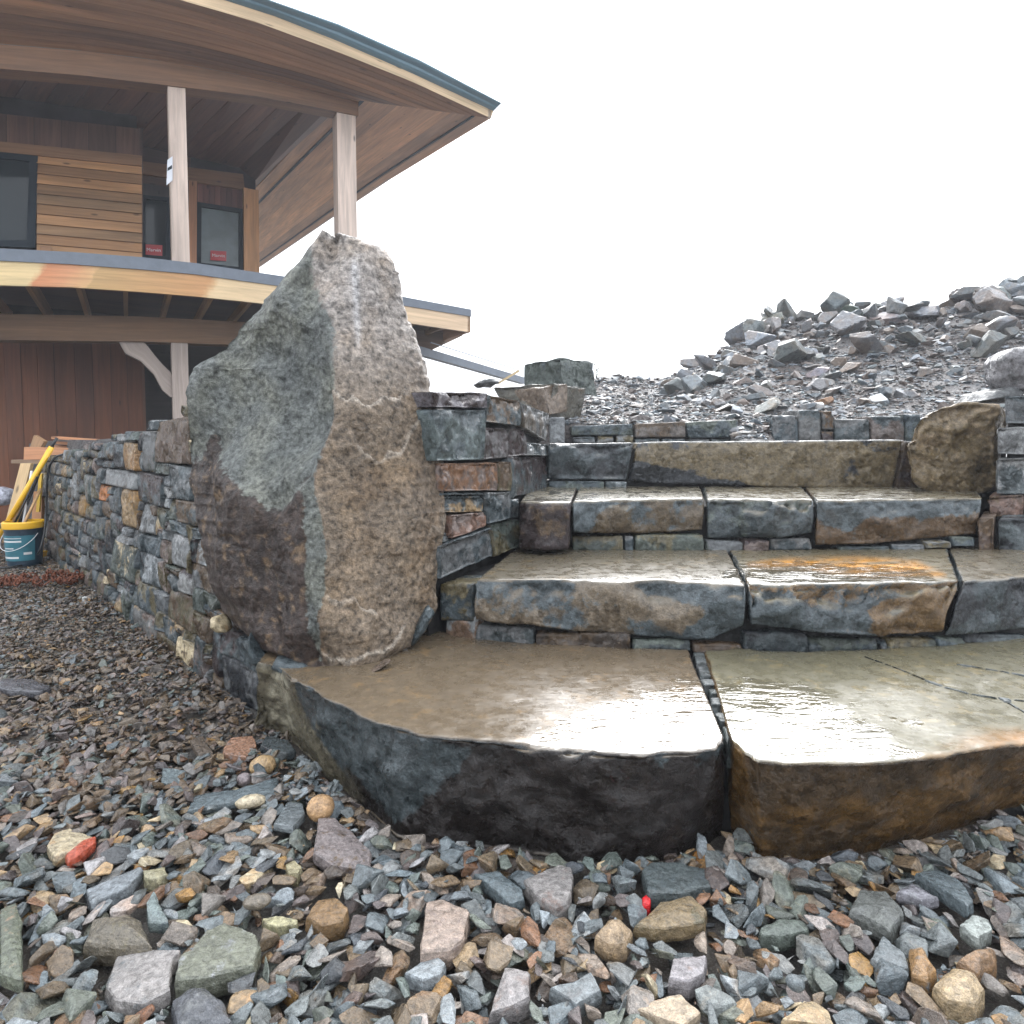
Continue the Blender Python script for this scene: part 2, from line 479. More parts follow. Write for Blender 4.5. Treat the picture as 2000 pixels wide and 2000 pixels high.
def inpoly(X, Yv, poly):
    poly = np.asarray(poly); c = np.zeros(len(X), bool); n = len(poly)
    for i in range(n):
        x1, y1 = poly[i][:2]; x2, y2 = poly[(i + 1) % n][:2]
        if y1 == y2: continue
        k = ((y1 > Yv) != (y2 > Yv)) & (X < (x2 - x1) * (Yv - y1) / (y2 - y1) + x1)
        c ^= k
    return c
def project(V):
    """place -> photo pixel (used only while laying out stains on stones)"""
    d = V - CAM
    f = d[:, 1] * CT - d[:, 2] * ST; u = d[:, 0] / f; v = (d[:, 1] * ST + d[:, 2] * CT) / f
    return 1000 + u * F, Y0 - v * F
def polydist(X, Yv, poly, soft):
    """0..1 soft membership of a polygon"""
    poly = np.asarray(poly, float); d = np.full(len(X), 1e9); n = len(poly)
    for i in range(n):
        a = poly[i]; b = poly[(i + 1) % n]; ab = b - a
        t = np.clip(((X - a[0]) * ab[0] + (Yv - a[1]) * ab[1]) / (ab @ ab), 0, 1)
        d = np.minimum(d, np.hypot(X - a[0] - t * ab[0], Yv - a[1] - t * ab[1]))
    s = np.where(inpoly(X, Yv, poly), d, -d)
    return np.clip(.5 + s / (2 * soft), 0, 1)

# ================================================================== GROUND AND TERRACE
Z1, Z2, Z3, Z4, Z5 = .28, .515, .75, 1.03, 1.19
# plan line of the foot of walls and first step (left to right)
FOOT = [(-9.0, 10.2), (-4.25, 5.62)] + [tuple(PZ(x, y, 0)[:2]) for x, y in
        ((100, 1084), (497, 1402), (563, 1440), (625, 1515), (722, 1600), (784, 1657), (947, 1655),
         (1110, 1690), (1250, 1690), (1400, 1650), (1440, 1640), (1490, 1688), (1600, 1680), (1718, 1663), (1862, 1632), (2000, 1585), (2150, 1540))] + [(4.0, 3.0)]
FOOT = [(x_, y_ - (.035 if x_ > -.72 else 0)) for x_, y_ in FOOT]
REG = FOOT + [(4.0, .2), (-9, .2)]
def ground_z(x, y):
    P = np.stack([x * 1.3, y * 1.3, x * 0], 1)
    z = .02 * fbm(P, 3) + .012 * fbm(P * 6, 3)
    return z * np.clip((y - .5) / 1.0, .4, 1) - .012
def grid_mesh(name, xs, ys, zf, mat, smooth=True):
    X, Yg = np.meshgrid(xs, ys, indexing='ij'); x = X.ravel(); y = Yg.ravel()
    V = np.stack([x, y, zf(x, y)], 1)
    nx, ny = len(xs), len(ys); i = np.arange(nx * ny).reshape(nx, ny)
    q = np.stack([i[:-1, :-1], i[1:, :-1], i[1:, 1:], i[:-1, 1:]], -1).reshape(-1, 4)
    return mesh_from(name, V, q, mat, smooth), V
def ground_mat():
    m, t, b = new_mat('wet_ground')
    P = nd(t, 'ShaderNodeNewGeometry').outputs['Position']
    n1 = noise(t, P, 2.5, 5, .6); n2 = noise(t, P, 60, 6, .7); n3 = noise(t, P, 260, 4, .7)
    c = mixc(t, ramp(t, n1, .42, .6), (.060, .045, .032), (.075, .072, .066))
    c = mixc(t, ramp(t, n2, .4, .65), c, (.03, .026, .022))
    c = mixc(t, ramp(t, n3, .52, .62), c, (.15, .14, .125))
    t.links.new(c, b.inputs['Base Color'])
    t.links.new(ramp(t, n2, .3, .7, .3, .7), b.inputs['Roughness'])
    nb = bump(t, n2, .9, .01); nb = bump(t, n3, .8, .004, nb); t.links.new(nb, b.inputs['Normal'])
    return m
M_ground = ground_mat()
xs = np.concatenate([np.linspace(-90, -6, 30)[:-1], np.linspace(-6, 3, 240), np.linspace(3, 90, 30)[1:]])
ys = np.concatenate([np.linspace(-30, .4, 12)[:-1], np.linspace(.4, 7.5, 220), np.linspace(7.5, 160, 40)[1:]])
me, _ = grid_mesh('ground', xs, ys, ground_z, M_ground)
tag(link('ground', me), 'wet brown gravelly ground in front of the stone steps', None, None, 'structure')

# ================================================================== STEPS
def curve_px(pts, z): return [PZ(x, y, z) for x, y in pts]
steps = thing('stone_steps', 'broad flight of wet natural stone slab steps climbing between two walls', 'steps', tuple(PZ(1300, 1600, 0)))
def step_slab(name, lip, bot, back, zt, zb, seed, n, ca, cb, mkf=None, wetf=None, topc=None, label=None, lipz=None, colf=None, stain=None, **kw):
    FT = curve_px(lip, zt)
    # the foot of the front face stands under the lip, its row taken from the photograph
    def foot(x, y):
        q = crv(np.array(FT), np.linspace(0, 1, 60)); k = np.argmin(np.abs(project(q)[0] - x)); return PY(x, y, q[k][1] + .01)
    FB = [foot(x, y) if zb is None else PZ(x, y, zb) for x, y in bot]
    BT = curve_px(back, zt); BB = [np.array([p[0], p[1], min(zt - .03, np.mean([f[2] for f in FB]))]) for p in BT]
    V, Q, G = block(FT, FB, BT, BB, n, seed, **kw)
    me = mesh_from(name, V, Q, M_slab, True)
    X, Yp = project(V)
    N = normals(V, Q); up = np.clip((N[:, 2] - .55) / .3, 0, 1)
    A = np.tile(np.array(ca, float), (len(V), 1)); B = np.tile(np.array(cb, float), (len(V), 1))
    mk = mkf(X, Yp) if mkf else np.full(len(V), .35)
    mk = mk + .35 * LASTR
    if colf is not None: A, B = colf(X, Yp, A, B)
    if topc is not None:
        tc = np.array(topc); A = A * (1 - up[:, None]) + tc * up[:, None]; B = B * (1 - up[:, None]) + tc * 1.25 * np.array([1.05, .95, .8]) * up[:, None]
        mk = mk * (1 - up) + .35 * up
    if stain is not None:
        st_ = (P_(X, Yp, stain[0], stain[2]) * up * np.clip(.75 + 1.3 * fbm(V * np.array([5, 22, 5]) + 3, 4), 0, 1))[:, None]; A = A * (1 - st_) + np.array(stain[1]) * st_; B = B * (1 - st_) + np.array(stain[1]) * .8 * st_
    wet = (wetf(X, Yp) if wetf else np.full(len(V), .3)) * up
    rock_attrs(me, A, B, mk, wet)
    o = part('step_slab', me, steps)
    if label: o['label'] = label
    return o
P_ = polydist
def w1(X, Y):
    a = P_(X, Y, [(960, 1500), (1060, 1425), (1180, 1375), (1330, 1335), (1480, 1330), (1560, 1340), (1660, 1390), (1790, 1470), (1850, 1520), (1200, 1540)], 45)
    b = P_(X, Y, [(1640, 1400), (1800, 1380), (1990, 1430), (1900, 1440), (1750, 1430)], 30) * .5
    return np.maximum(np.maximum(a, b), .22)
# first step, left slab: chipped left flank and dark front, its backlit shade put into the colour
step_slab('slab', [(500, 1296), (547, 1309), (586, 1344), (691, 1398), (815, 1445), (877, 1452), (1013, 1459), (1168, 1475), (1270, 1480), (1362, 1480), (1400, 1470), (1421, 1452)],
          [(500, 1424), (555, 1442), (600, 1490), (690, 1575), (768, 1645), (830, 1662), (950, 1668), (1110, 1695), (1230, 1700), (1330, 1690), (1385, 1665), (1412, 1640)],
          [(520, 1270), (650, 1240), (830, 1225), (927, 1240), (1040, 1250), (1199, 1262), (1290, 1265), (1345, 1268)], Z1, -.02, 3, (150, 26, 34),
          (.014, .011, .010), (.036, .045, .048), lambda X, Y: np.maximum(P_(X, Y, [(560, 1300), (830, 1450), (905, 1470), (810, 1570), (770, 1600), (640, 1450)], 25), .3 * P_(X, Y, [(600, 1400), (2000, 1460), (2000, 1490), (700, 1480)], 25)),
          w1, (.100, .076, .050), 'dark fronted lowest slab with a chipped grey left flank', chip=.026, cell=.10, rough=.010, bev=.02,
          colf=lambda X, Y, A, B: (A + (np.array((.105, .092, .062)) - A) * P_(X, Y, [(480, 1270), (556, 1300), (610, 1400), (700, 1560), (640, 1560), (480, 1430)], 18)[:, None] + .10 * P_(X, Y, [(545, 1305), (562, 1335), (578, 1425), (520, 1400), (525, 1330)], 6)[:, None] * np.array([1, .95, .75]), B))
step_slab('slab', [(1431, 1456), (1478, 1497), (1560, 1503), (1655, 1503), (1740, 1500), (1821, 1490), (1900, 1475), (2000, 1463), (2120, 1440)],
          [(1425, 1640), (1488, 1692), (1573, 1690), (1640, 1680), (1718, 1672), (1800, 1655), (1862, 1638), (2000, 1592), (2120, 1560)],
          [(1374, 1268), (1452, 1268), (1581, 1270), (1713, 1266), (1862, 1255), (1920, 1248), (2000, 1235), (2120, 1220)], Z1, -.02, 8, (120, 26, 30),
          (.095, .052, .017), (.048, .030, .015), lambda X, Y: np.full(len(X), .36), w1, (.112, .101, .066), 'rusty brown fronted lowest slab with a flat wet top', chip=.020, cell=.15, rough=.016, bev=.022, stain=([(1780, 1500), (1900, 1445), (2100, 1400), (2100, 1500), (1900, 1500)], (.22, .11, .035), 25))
# joint chips between the two lowest slabs
def loose_block(name, quad, zt, th, ca, cb, seed, root, mat=None, n=(10, 8, 4), label=None, mkv=.4, chip=.006, cell=.05):
    A, B, C, D = [PZ(x, y, zt) for x, y in quad]      # TL, TR, BR, BL seen from the camera, on a level top
    d = np.array([0, 0, -th])
    V, Q, G = block([D, C], [D + d, C + d], [A, B], [A + d, B + d], n, seed, chip=chip, cell=cell, rough=.003)
    me = mesh_from(name, V, Q, mat or M_rock, True); rock_attrs(me, ca, cb, mkv, .5 if mat is M_slab else None)
    o = part(name, me, root)
    if label: o['label'] = label
    return o
rj = random.Random(2); yj = 1270
k = 0
while yj < 1448:
    h_ = rj.uniform(10, 26) * (1 + (yj - 1270) / 260); y2 = min(yj + h_, 1455)
    xl = lambda y: 1346 + (y - 1268) * .42 + rj.uniform(-10, 6) * (y < 1400); xr = lambda y: 1380 + (y - 1268) * .33 + rj.uniform(-5, 12) * (y < 1400)
    xa, xb, xc, xd = xl(yj + 1), xr(yj + 1), xr(y2 - 1), xl(y2 - 1)
    loose_block('joint_stone', ((xa, yj + rj.uniform(0, 4)), (xb, yj + rj.uniform(0, 4)), (xc, y2 - rj.uniform(0, 3)), (xd, y2 - rj.uniform(0, 3))), Z1 - .002 - .014 * rj.random(), .08, rj.choice([(.07, .082, .08), (.05, .058, .058), (.09, .10, .098)]), GREY, 40 + k, steps, None)
    yj = y2 + (rj.uniform(2, 9) if rj.random() < .4 else 0); k += 1
# seam splinters across the right end of the tread
SEAMS = [[(1688, 1283), (1750, 1306), (1812, 1331), (1870, 1352), (1925, 1362), (1960, 1366), (2010, 1372)], [(1868, 1298), (1930, 1308), (2010, 1322)], [(1960, 1366), (1985, 1385), (2010, 1398)]]
for sm in SEAMS:
    P3 = np.array([PZ(x, y, Z1) for x, y in sm]); L_ = np.linalg.norm(np.diff(P3, axis=0), axis=1).sum(); q_ = 0
    while q_ < L_ - .02:
        ln = rj.uniform(.02, .07); a, b_ = crv(P3, np.array([q_ / L_, min(1, (q_ + ln) / L_)])); w_ = rj.uniform(.002, .005) if q_ < L_ * .35 and sm is SEAMS[0] else rj.uniform(.005, .013)
        e = (b_ - a) / np.linalg.norm(b_ - a); n_ = np.array([-e[1], e[0], 0]) * w_; up1 = np.array([0, 0, .0035]); dn = np.array([0, 0, -.02])
        V, Q, G = block([a - n_ * rj.uniform(.6, 1.2) + up1, b_ - n_ * rj.uniform(.6, 1.2) + up1], [a - n_ + dn, b_ - n_ + dn], [a + n_ * rj.uniform(.6, 1.2) + up1, b_ + n_ * rj.uniform(.6, 1.2) + up1], [a + n_ + dn, b_ + n_ + dn], (6, 4, 3), int(q_ * 999) % 97, chip=.001, cell=.03, rough=.0005, top=.001)
        me = mesh_from('joint_stone', V, Q, M_rock, True); rock_attrs(me, rj.choice([(.03, .035, .034), (.05, .056, .055), (.09, .10, .10)]), GREY, .3); part('joint_stone', me, steps)
        q_ += ln + rj.uniform(.0, .008)
# second step
T2 = (.088, .074, .052)
w2 = lambda X, Y: np.maximum(P_(X, Y, [(1380, 1150), (1440, 1100), (1600, 1100), (1800, 1112), (1850, 1150)], 25), np.maximum(.6 * P_(X, Y, [(900, 1160), (1120, 1125), (1460, 1122), (1460, 1160)], 16), .3))
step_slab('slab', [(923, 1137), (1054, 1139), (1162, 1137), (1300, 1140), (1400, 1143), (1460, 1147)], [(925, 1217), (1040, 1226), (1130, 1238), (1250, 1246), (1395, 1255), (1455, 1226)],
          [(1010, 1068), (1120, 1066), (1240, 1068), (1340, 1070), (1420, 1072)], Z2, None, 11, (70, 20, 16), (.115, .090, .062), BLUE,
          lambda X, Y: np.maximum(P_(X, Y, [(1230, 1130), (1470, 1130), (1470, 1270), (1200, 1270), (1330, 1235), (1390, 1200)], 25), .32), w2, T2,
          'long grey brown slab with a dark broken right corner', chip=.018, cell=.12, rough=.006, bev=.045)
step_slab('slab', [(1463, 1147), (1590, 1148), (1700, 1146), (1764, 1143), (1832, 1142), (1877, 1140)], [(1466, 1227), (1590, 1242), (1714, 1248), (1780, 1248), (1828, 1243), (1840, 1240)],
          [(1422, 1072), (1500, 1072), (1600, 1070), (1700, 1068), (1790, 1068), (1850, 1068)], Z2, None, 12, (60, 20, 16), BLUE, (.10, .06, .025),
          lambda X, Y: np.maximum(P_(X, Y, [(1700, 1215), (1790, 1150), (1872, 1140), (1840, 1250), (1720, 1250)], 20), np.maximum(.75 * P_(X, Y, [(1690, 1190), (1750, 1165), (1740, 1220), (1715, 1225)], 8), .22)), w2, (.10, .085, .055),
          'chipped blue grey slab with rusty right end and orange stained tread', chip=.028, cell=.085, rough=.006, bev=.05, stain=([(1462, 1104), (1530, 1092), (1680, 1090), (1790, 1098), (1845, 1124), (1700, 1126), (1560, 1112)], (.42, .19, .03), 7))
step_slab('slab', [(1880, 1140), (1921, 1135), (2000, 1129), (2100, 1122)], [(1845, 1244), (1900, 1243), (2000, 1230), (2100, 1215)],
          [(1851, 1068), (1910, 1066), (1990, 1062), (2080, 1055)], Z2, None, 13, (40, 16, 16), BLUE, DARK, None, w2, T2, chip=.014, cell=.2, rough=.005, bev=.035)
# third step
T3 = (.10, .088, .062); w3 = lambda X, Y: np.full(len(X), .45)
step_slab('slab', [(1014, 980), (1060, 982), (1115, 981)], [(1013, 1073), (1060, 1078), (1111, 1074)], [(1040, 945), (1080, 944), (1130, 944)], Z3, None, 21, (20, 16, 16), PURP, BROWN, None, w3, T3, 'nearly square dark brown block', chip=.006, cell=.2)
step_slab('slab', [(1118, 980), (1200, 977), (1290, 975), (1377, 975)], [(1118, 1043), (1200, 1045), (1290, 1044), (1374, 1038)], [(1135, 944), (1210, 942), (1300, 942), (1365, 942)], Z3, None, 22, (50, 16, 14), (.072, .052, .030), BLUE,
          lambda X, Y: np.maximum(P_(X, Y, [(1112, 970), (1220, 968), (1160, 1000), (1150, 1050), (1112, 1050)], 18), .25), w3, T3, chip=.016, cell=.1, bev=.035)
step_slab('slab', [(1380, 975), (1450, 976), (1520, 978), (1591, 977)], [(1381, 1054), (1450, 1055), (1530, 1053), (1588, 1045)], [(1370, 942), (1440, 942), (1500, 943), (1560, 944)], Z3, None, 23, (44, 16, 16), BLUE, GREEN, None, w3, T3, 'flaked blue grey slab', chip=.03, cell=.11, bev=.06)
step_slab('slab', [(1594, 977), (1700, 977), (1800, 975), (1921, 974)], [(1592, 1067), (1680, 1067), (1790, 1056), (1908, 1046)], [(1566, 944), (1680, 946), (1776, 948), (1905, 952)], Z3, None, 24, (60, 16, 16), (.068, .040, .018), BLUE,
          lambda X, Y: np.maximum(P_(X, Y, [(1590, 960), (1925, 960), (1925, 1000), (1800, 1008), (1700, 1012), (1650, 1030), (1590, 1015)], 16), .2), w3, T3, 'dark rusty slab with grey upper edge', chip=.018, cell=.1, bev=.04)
# fourth step
T4 = (.15, .15, .14)
def upright(x0, x1, yt, yb, ybase, ca, cb, seed, root, name='riser_stone', mkv=.35, dep=.2, n=(14, 6, 8), jt=3, label=None, tilt=(0, 0, 0, 0), radial=False, **kw):
    r = random.Random(seed)
    J = lambda: r.uniform(-jt, jt) * .5
    yb_ = ybase if callable(ybase) else (lambda x: ybase)
    TL = PY(x0 + J(), yt + tilt[0], yb_(x0)); TR = PY(x1 + J(), yt + tilt[1], yb_(x1))
    BL = PY(x0 + J(), yb + tilt[2], yb_(x0)); BR = PY(x1 + J(), yb + tilt[3], yb_(x1))
    e = np.array([(TR[0] - TL[0]), (TR[1] - TL[1]), 0]); e /= np.linalg.norm(e) + 1e-9; bk = np.array([TL[0] / TL[1] * 1.1, 1, 0]) * dep if radial else np.array([-e[1], e[0], 0]) * dep
    kw.setdefault('chip', .009); kw.setdefault('cell', .06); kw.setdefault('rough', .004)
    V, Q, G = block([TL, TR], [BL, BR], [TL + bk, TR + bk], [BL + bk, BR + bk], n, seed, **kw)
    me = mesh_from(name, V, Q, M_rock, True); rock_attrs(me, jit(ca, r), jit(cb, r), mkv + .3 * LASTR)
    o = part(name, me, root)
    if label: o['label'] = label
    return o
S4Y = 3.72
step_slab('slab', [(1070, 867), (1150, 866), (1242, 864)], [(1070, 937), (1150, 940), (1222, 940)], [(1075, 866), (1150, 864.5), (1245, 863)], Z4, None, 31, (36, 8, 14), BLUE, DARK, None, w3, T4, chip=.02, cell=.12) if False else None
def tall_slab(pts_t, pts_b, yb, dep, seed, n, ca, cb, mkf, label=None, root=None, **kw):
    FT = [PY(x, y, yb) for x, y in pts_t]; FB = [PY(x, y, yb + .005) for x, y in pts_b]
    bk = np.array([0, dep, 0]); V, Q, G = block(FT, FB, [p + bk for p in FT], [p + bk for p in FB], n, seed, **kw)
    me = mesh_from('slab', V, Q, M_slab, True); X, Yp = project(V); N = normals(V, Q); up = np.clip((N[:, 2] - .55) / .3, 0, 1)
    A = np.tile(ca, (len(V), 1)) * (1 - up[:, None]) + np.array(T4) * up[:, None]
    rock_attrs(me, A, cb, (mkf(X, Yp) if mkf else .35) + .3 * LASTR, .5 * up)
    o = part('step_slab', me, root or steps)
    if label: o['label'] = label
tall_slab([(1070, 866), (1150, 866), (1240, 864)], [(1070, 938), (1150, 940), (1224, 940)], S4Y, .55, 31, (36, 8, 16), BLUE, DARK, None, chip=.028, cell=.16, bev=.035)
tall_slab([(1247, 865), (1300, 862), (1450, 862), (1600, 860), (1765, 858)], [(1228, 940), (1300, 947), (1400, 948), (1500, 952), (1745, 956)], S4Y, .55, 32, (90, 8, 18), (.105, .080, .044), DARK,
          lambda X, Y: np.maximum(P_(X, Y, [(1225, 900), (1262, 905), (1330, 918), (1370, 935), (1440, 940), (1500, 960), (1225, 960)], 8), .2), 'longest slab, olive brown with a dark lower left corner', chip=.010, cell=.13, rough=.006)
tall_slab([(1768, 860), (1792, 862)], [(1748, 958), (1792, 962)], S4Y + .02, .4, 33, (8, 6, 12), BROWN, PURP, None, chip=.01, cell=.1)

# riser stones
S2Y = lambda x: float(np.interp(x, [850, 930, 1040, 1200, 1600, 1850, 2000], [2.36, 2.27, 2.22, 2.175, 2.17, 2.20, 2.28]))
S3Y = lambda x: float(np.interp(x, [1010, 1200, 1600, 1900], [2.87, 2.85, 2.86, 2.88]))
for k, a in enumerate([(858, 921, 1139, 1214, BLUE, OLIVE), (868, 928, 1207, 1250, (.15, .10, .07), PALE), (925, 1042, 1224, 1264, BLUE, GREY), (1045, 1233, 1239, 1275, (.05, .04, .033), BROWN),
                       (1236, 1350, 1252, 1272, BLUE, GREEN), (1355, 1452, 1259, 1277, (.08, .06, .045), BROWN), (1456, 1580, 1235, 1281, BLUE, DARK), (1584, 1716, 1250, 1281, BLUE, GREEN),
                       (1722, 1732, 1254, 1279, PALE, BLUE), (1735, 1832, 1249, 1278, GREEN, OLIVE), (1836, 1890, 1247, 1268, BLUE, GREEN), (1893, 2010, 1240, 1258, BLUE, DARK)]):
    upright(a[0], a[1], a[2], a[3], S2Y, a[4], a[5], 60 + k, steps, tilt=(0, random.Random(k).uniform(-2, 4), 0, 2))
for k, a in enumerate([(1118, 1218, 1048, 1078, GREEN, OLIVE), (1221, 1238, 1048, 1078, BLUE, GREY), (1242, 1376, 1046, 1080, GREEN, OLIVE), (1382, 1452, 1058, 1084, GREEN, GREY), (1455, 1503, 1056, 1080, PINK, PURP),
                       (1507, 1587, 1053, 1076, BLUE, GREY), (1640, 1742, 1068, 1079, GREEN, BLUE), (1745, 1808, 1064, 1077, BLUE, GREY), (1811, 1860, 1058, 1072, PALE, OLIVE), (1863, 1906, 1050, 1068, BLUE, GREEN)]):
    upright(a[0], a[1], a[2], a[3], S3Y, a[4], a[5], 80 + k, steps)
for k, a in enumerate([(1070, 1181, 940, 960, GREEN, BLUE), (1184, 1224, 941, 957, BLUE, PALE)]):
    upright(a[0], a[1], a[2], a[3], S4Y + .0, a[4], a[5], 95 + k, steps)
# near-black backing added under the treads: blocks light, gives gaps their shade
M_core = plain('dark_backing', (.008, .008, .008), .8, 0, .6, 40)
def core(pl, z0, z1, name='gap_backing'):
    pl = np.array(pl); n = len(pl)
    V = np.vstack([np.c_[pl, np.full(n, z0)], np.c_[pl, np.full(n, z1)]])
    fs = [[i, (i + 1) % n, n + (i + 1) % n, n + i] for i in range(n)]
    me = bpy.data.meshes.new(name); me.from_pydata([tuple(v) for v in V], [], fs + [list(range(n - 1, -1, -1)), list(range(n, 2 * n))]); me.materials.append(M_core)
    return me
b1 = [PZ(x, y, Z1)[:2] + np.array([0, .05]) for x, y in ((650, 1290), (820, 1395), (1000, 1415), (1350, 1425), (1500, 1440), (1800, 1440), (2100, 1400))]
part('gap_backing', core(b1 + [np.array([3.2, 3.4]), np.array([-.3, 3.0])], -.05, Z1 - .05), steps)
b2 = [np.array([PY(x, 1100, S2Y(x))[0], S2Y(x) + .05]) for x in (880, 1000, 1200, 1600, 1850, 2060)]
part('gap_backing', core(b2 + [np.array([3.3, 3.6]), np.array([-.05, 3.5])], -.05, Z2 - .05), steps)
b3 = [np.array([PY(x, 1000, 2.95)[0], 2.95]) for x in (1040, 1890)]
part('gap_backing', core(b3 + [np.array([2.8, 4.4]), np.array([.1, 4.4])], -.05, Z3 - .04), steps)
b4 = [np.array([PY(x, 1000, 3.78)[0], 3.78]) for x in (1078, 1960)]
part('gap_backing', core(b4 + [np.array([3.2, 5.0]), np.array([.3, 5.0])], -.05, Z4 - .05), steps)
# treads' extra flagstones at the far right of the first step and a back strip of the second
for k, (q, c) in enumerate([(((1700, 1262), (1840, 1248), (1990, 1310), (1850, 1340)), (.14, .125, .085)), (((1850, 1247), (2020, 1232), (2060, 1270), (1960, 1296)), (.13, .12, .09)),
                            (((1955, 1360), (2080, 1350), (2080, 1420), (1990, 1390)), (.09, .10, .09))]):
    pass

# ================================================================== LOW BLOCK COURSES ABOVE THE STEPS
S5Y = 4.25
lw = thing('low_block_wall', 'low course of squared grey blocks above the top step, left of the gap', 'wall', tuple(PY(1270, 866, S5Y)))
rr = random.Random(5)
for k, a in enumerate([(1074, 1104, 814, 868, PALE, GREY), (1115, 1238, 829, 851, GREEN, BLUE), (1241, 1340, 825, 855, (.085, .075, .068), BROWN), (1343, 1442, 821, 856, BLUE, GREEN),
                       (1120, 1164, 853, 866, GREY, BLUE), (1167, 1200, 852, 866, GREY, OLIVE), (1203, 1238, 849, 866, OLIVE, PALE), (1241, 1290, 857, 866, GREY, BLUE), (1293, 1340, 857, 865, BLUE, GREY), (1343, 1388, 858, 865, GREY, PALE), (1390, 1440, 858, 865, BLUE, GREY)]):
    upright(a[0], a[1], a[2], a[3], S5Y, a[4], a[5], 110 + k, lw, name='stone', dep=.25, tilt=(3, -2, 0, 0) if a[3] < 860 else (0, 0, 0, 0))
rw = thing('low_block_wall', 'low course of rough grey blocks above the top step, right of the gap', 'wall', tuple(PY(1650, 866, S5Y)))
for k, a in enumerate([(1508, 1560, 811, 866, BLUE, GREY), (1562, 1604, 800, 866, GREY, BLUE), (1606, 1629, 802, 840, GREY, BROWN), (1606, 1630, 842, 866, PURP, BROWN), (1632, 1700, 818, 866, BLUE, GREY), (1703, 1768, 812, 866, (.09, .07, .06), BLUE), (1771, 1800, 809, 866, GREEN, BLUE)]):
    upright(a[0], a[1], a[2], a[3], S5Y, a[4], a[5], 130 + k, rw, name='stone', dep=.25, chip=.02, cell=.09)

# ================================================================== STAIR SIDE WALL (behind the boulder)
ML = np.array([(-.36, 2.10), (-.27, 2.29), (-.095, 2.68), (.028, 2.875), (.225, 3.80)])
def PM(px, py):
    d = ray(px, py)
    for i in range(len(ML) - 1):
        a, b = ML[i], ML[i + 1]
        # solve a+s(b-a) = t*d[:2]
        A = np.array([[b[0] - a[0], -d[0]], [b[1] - a[1], -d[1]]]); s, t = np.linalg.solve(A, -a)
        if s <= 1.0 or i == len(ML) - 2: return CAM + d * t
def ZA(x, y): return 800 + x / 2.76, 600 + y / 2.76
mw = thing('stair_side_wall', 'stacked stone wall of squared blue grey blocks between the standing boulder and the steps', 'wall', (-.02, 2.8, .3))
MS = [((108, 455), (408, 460), (408, 545), (120, 542), (.12, .11, .12), PURP), ((112, 552), (405, 554), (386, 825), (135, 835), (.085, .105, .105), BLUE),
      ((412, 468), (600, 505), (600, 640), (408, 622), BLUE, BROWN), ((605, 510), (755, 575), (740, 725), (625, 652), (.10, .085, .07), GREY),
      ((408, 650), (628, 655), (632, 800), (392, 825), (.095, .09, .09), PURP), ((636, 730), (748, 742), (742, 802), (638, 800), PALE, BLUE),
      ((160, 842), (470, 838), (472, 992), (170, 995), PINK, RUST), ((478, 832), (550, 833), (545, 992), (478, 992), OLIVE, BROWN),
      ((552, 808), (745, 806), (740, 985), (547, 1030), BLUE, PURP), ((170, 1022), (400, 1017), (396, 1103), (175, 1112), TAN, BLUE),
      ((405, 1000), (540, 998), (530, 1140), (412, 1172), BLUE, GREY), ((543, 1038), (583, 1033), (583, 1135), (534, 1140), BLUE, GREY),
      ((215, 1120), (405, 1106), (405, 1180), (225, 1250), (.16, .095, .07), PINK), ((140, 1205), (212, 1215), (215, 1262), (140, 1280), GREEN, GREY),
      ((150, 1290), (430, 1203), (440, 1345), (160, 1468), BLUE, GREY), ((434, 1176), (583, 1142), (583, 1292), (447, 1345), OLIVE, GREEN),
      ((170, 1000), (400, 1000), (400, 1013), (170, 1016), GREY, BLUE), ((222, 1256), (425, 1186), (428, 1200), (170, 1283), DARK, BLUE)]
for k, s in enumerate(MS):
    TL, TR, BR, BL = [PM(*ZA(*q)) for q in s[:4]]
    e = TR - TL; e[2] = 0; e /= np.linalg.norm(e); bk = np.array([-e[1], e[0], 0]) * .22
    r = random.Random(k + 5); out = -bk / .22 * r.uniform(0, .02)
    V, Q, G = block([TL + out, TR + out], [BL + out, BR + out], [TL + bk, TR + bk], [BL + bk, BR + bk], (26, 6, 22), 150 + k, chip=.017, cell=.10, rough=.004, bend=.003, rnd=1)
    me = mesh_from('stone', V, Q, M_rock, True); rock_attrs(me, s[4], s[5], .38 + .35 * LASTR)
    part('stone', me, mw)
pl = [ML[0] + np.array([-.045, .03]), ML[1] + np.array([-.045, .03]), ML[2] + np.array([-.045, .03]), ML[3] + np.array([-.045, .02]), ML[4] + np.array([-.045, 0])]
part('gap_backing', core(pl[1:] + [np.array([-.1, 3.9]), np.array([-.42, 2.5])], .1, 1.12), mw)

# ================================================================== LEFT RETAINING WALL
A0 = np.array([-.93, 2.24, 0.]); A1 = np.array([-4.22, 5.60, 0.]); LW = np.linalg.norm(A1 - A0); dW = (A1 - A0) / LW; nW = np.array([dW[1] * -1, dW[0], 0.])
if nW @ (CAM - A0) < 0: nW = -nW
def WP(u, v, o=0): return A0 + dW * u + np.array([0, 0, v]) + nW * o
def uv_px(px, py):
    p = PP(px, py, A0, nW); return (p - A0) @ dW, p[2]
topz = lambda u: float(np.interp(u, [-.2, .3, .42, .62, .74, 1.6, 2.6, 3.6, 4.7], [.27, .30, .34, .95, 1.17, 1.08, 1.02, .95, .90]))
lwall = thing('retaining_wall', 'long mortarless retaining wall of mixed grey and tan stones running back beside the gravel', 'wall', tuple(A0 + dW * 1.5))
CW, CH = .066, .054
NU, NV = int(4.75 / CW) + 4, 24
occ = np.zeros((NU, NV), bool)
for i in range(NU):
    tz = topz((i + .5) * CW - .1)
    for j in range(NV):
        if (j + .6) * CH - .06 > tz: occ[i, j] = True
rects = []
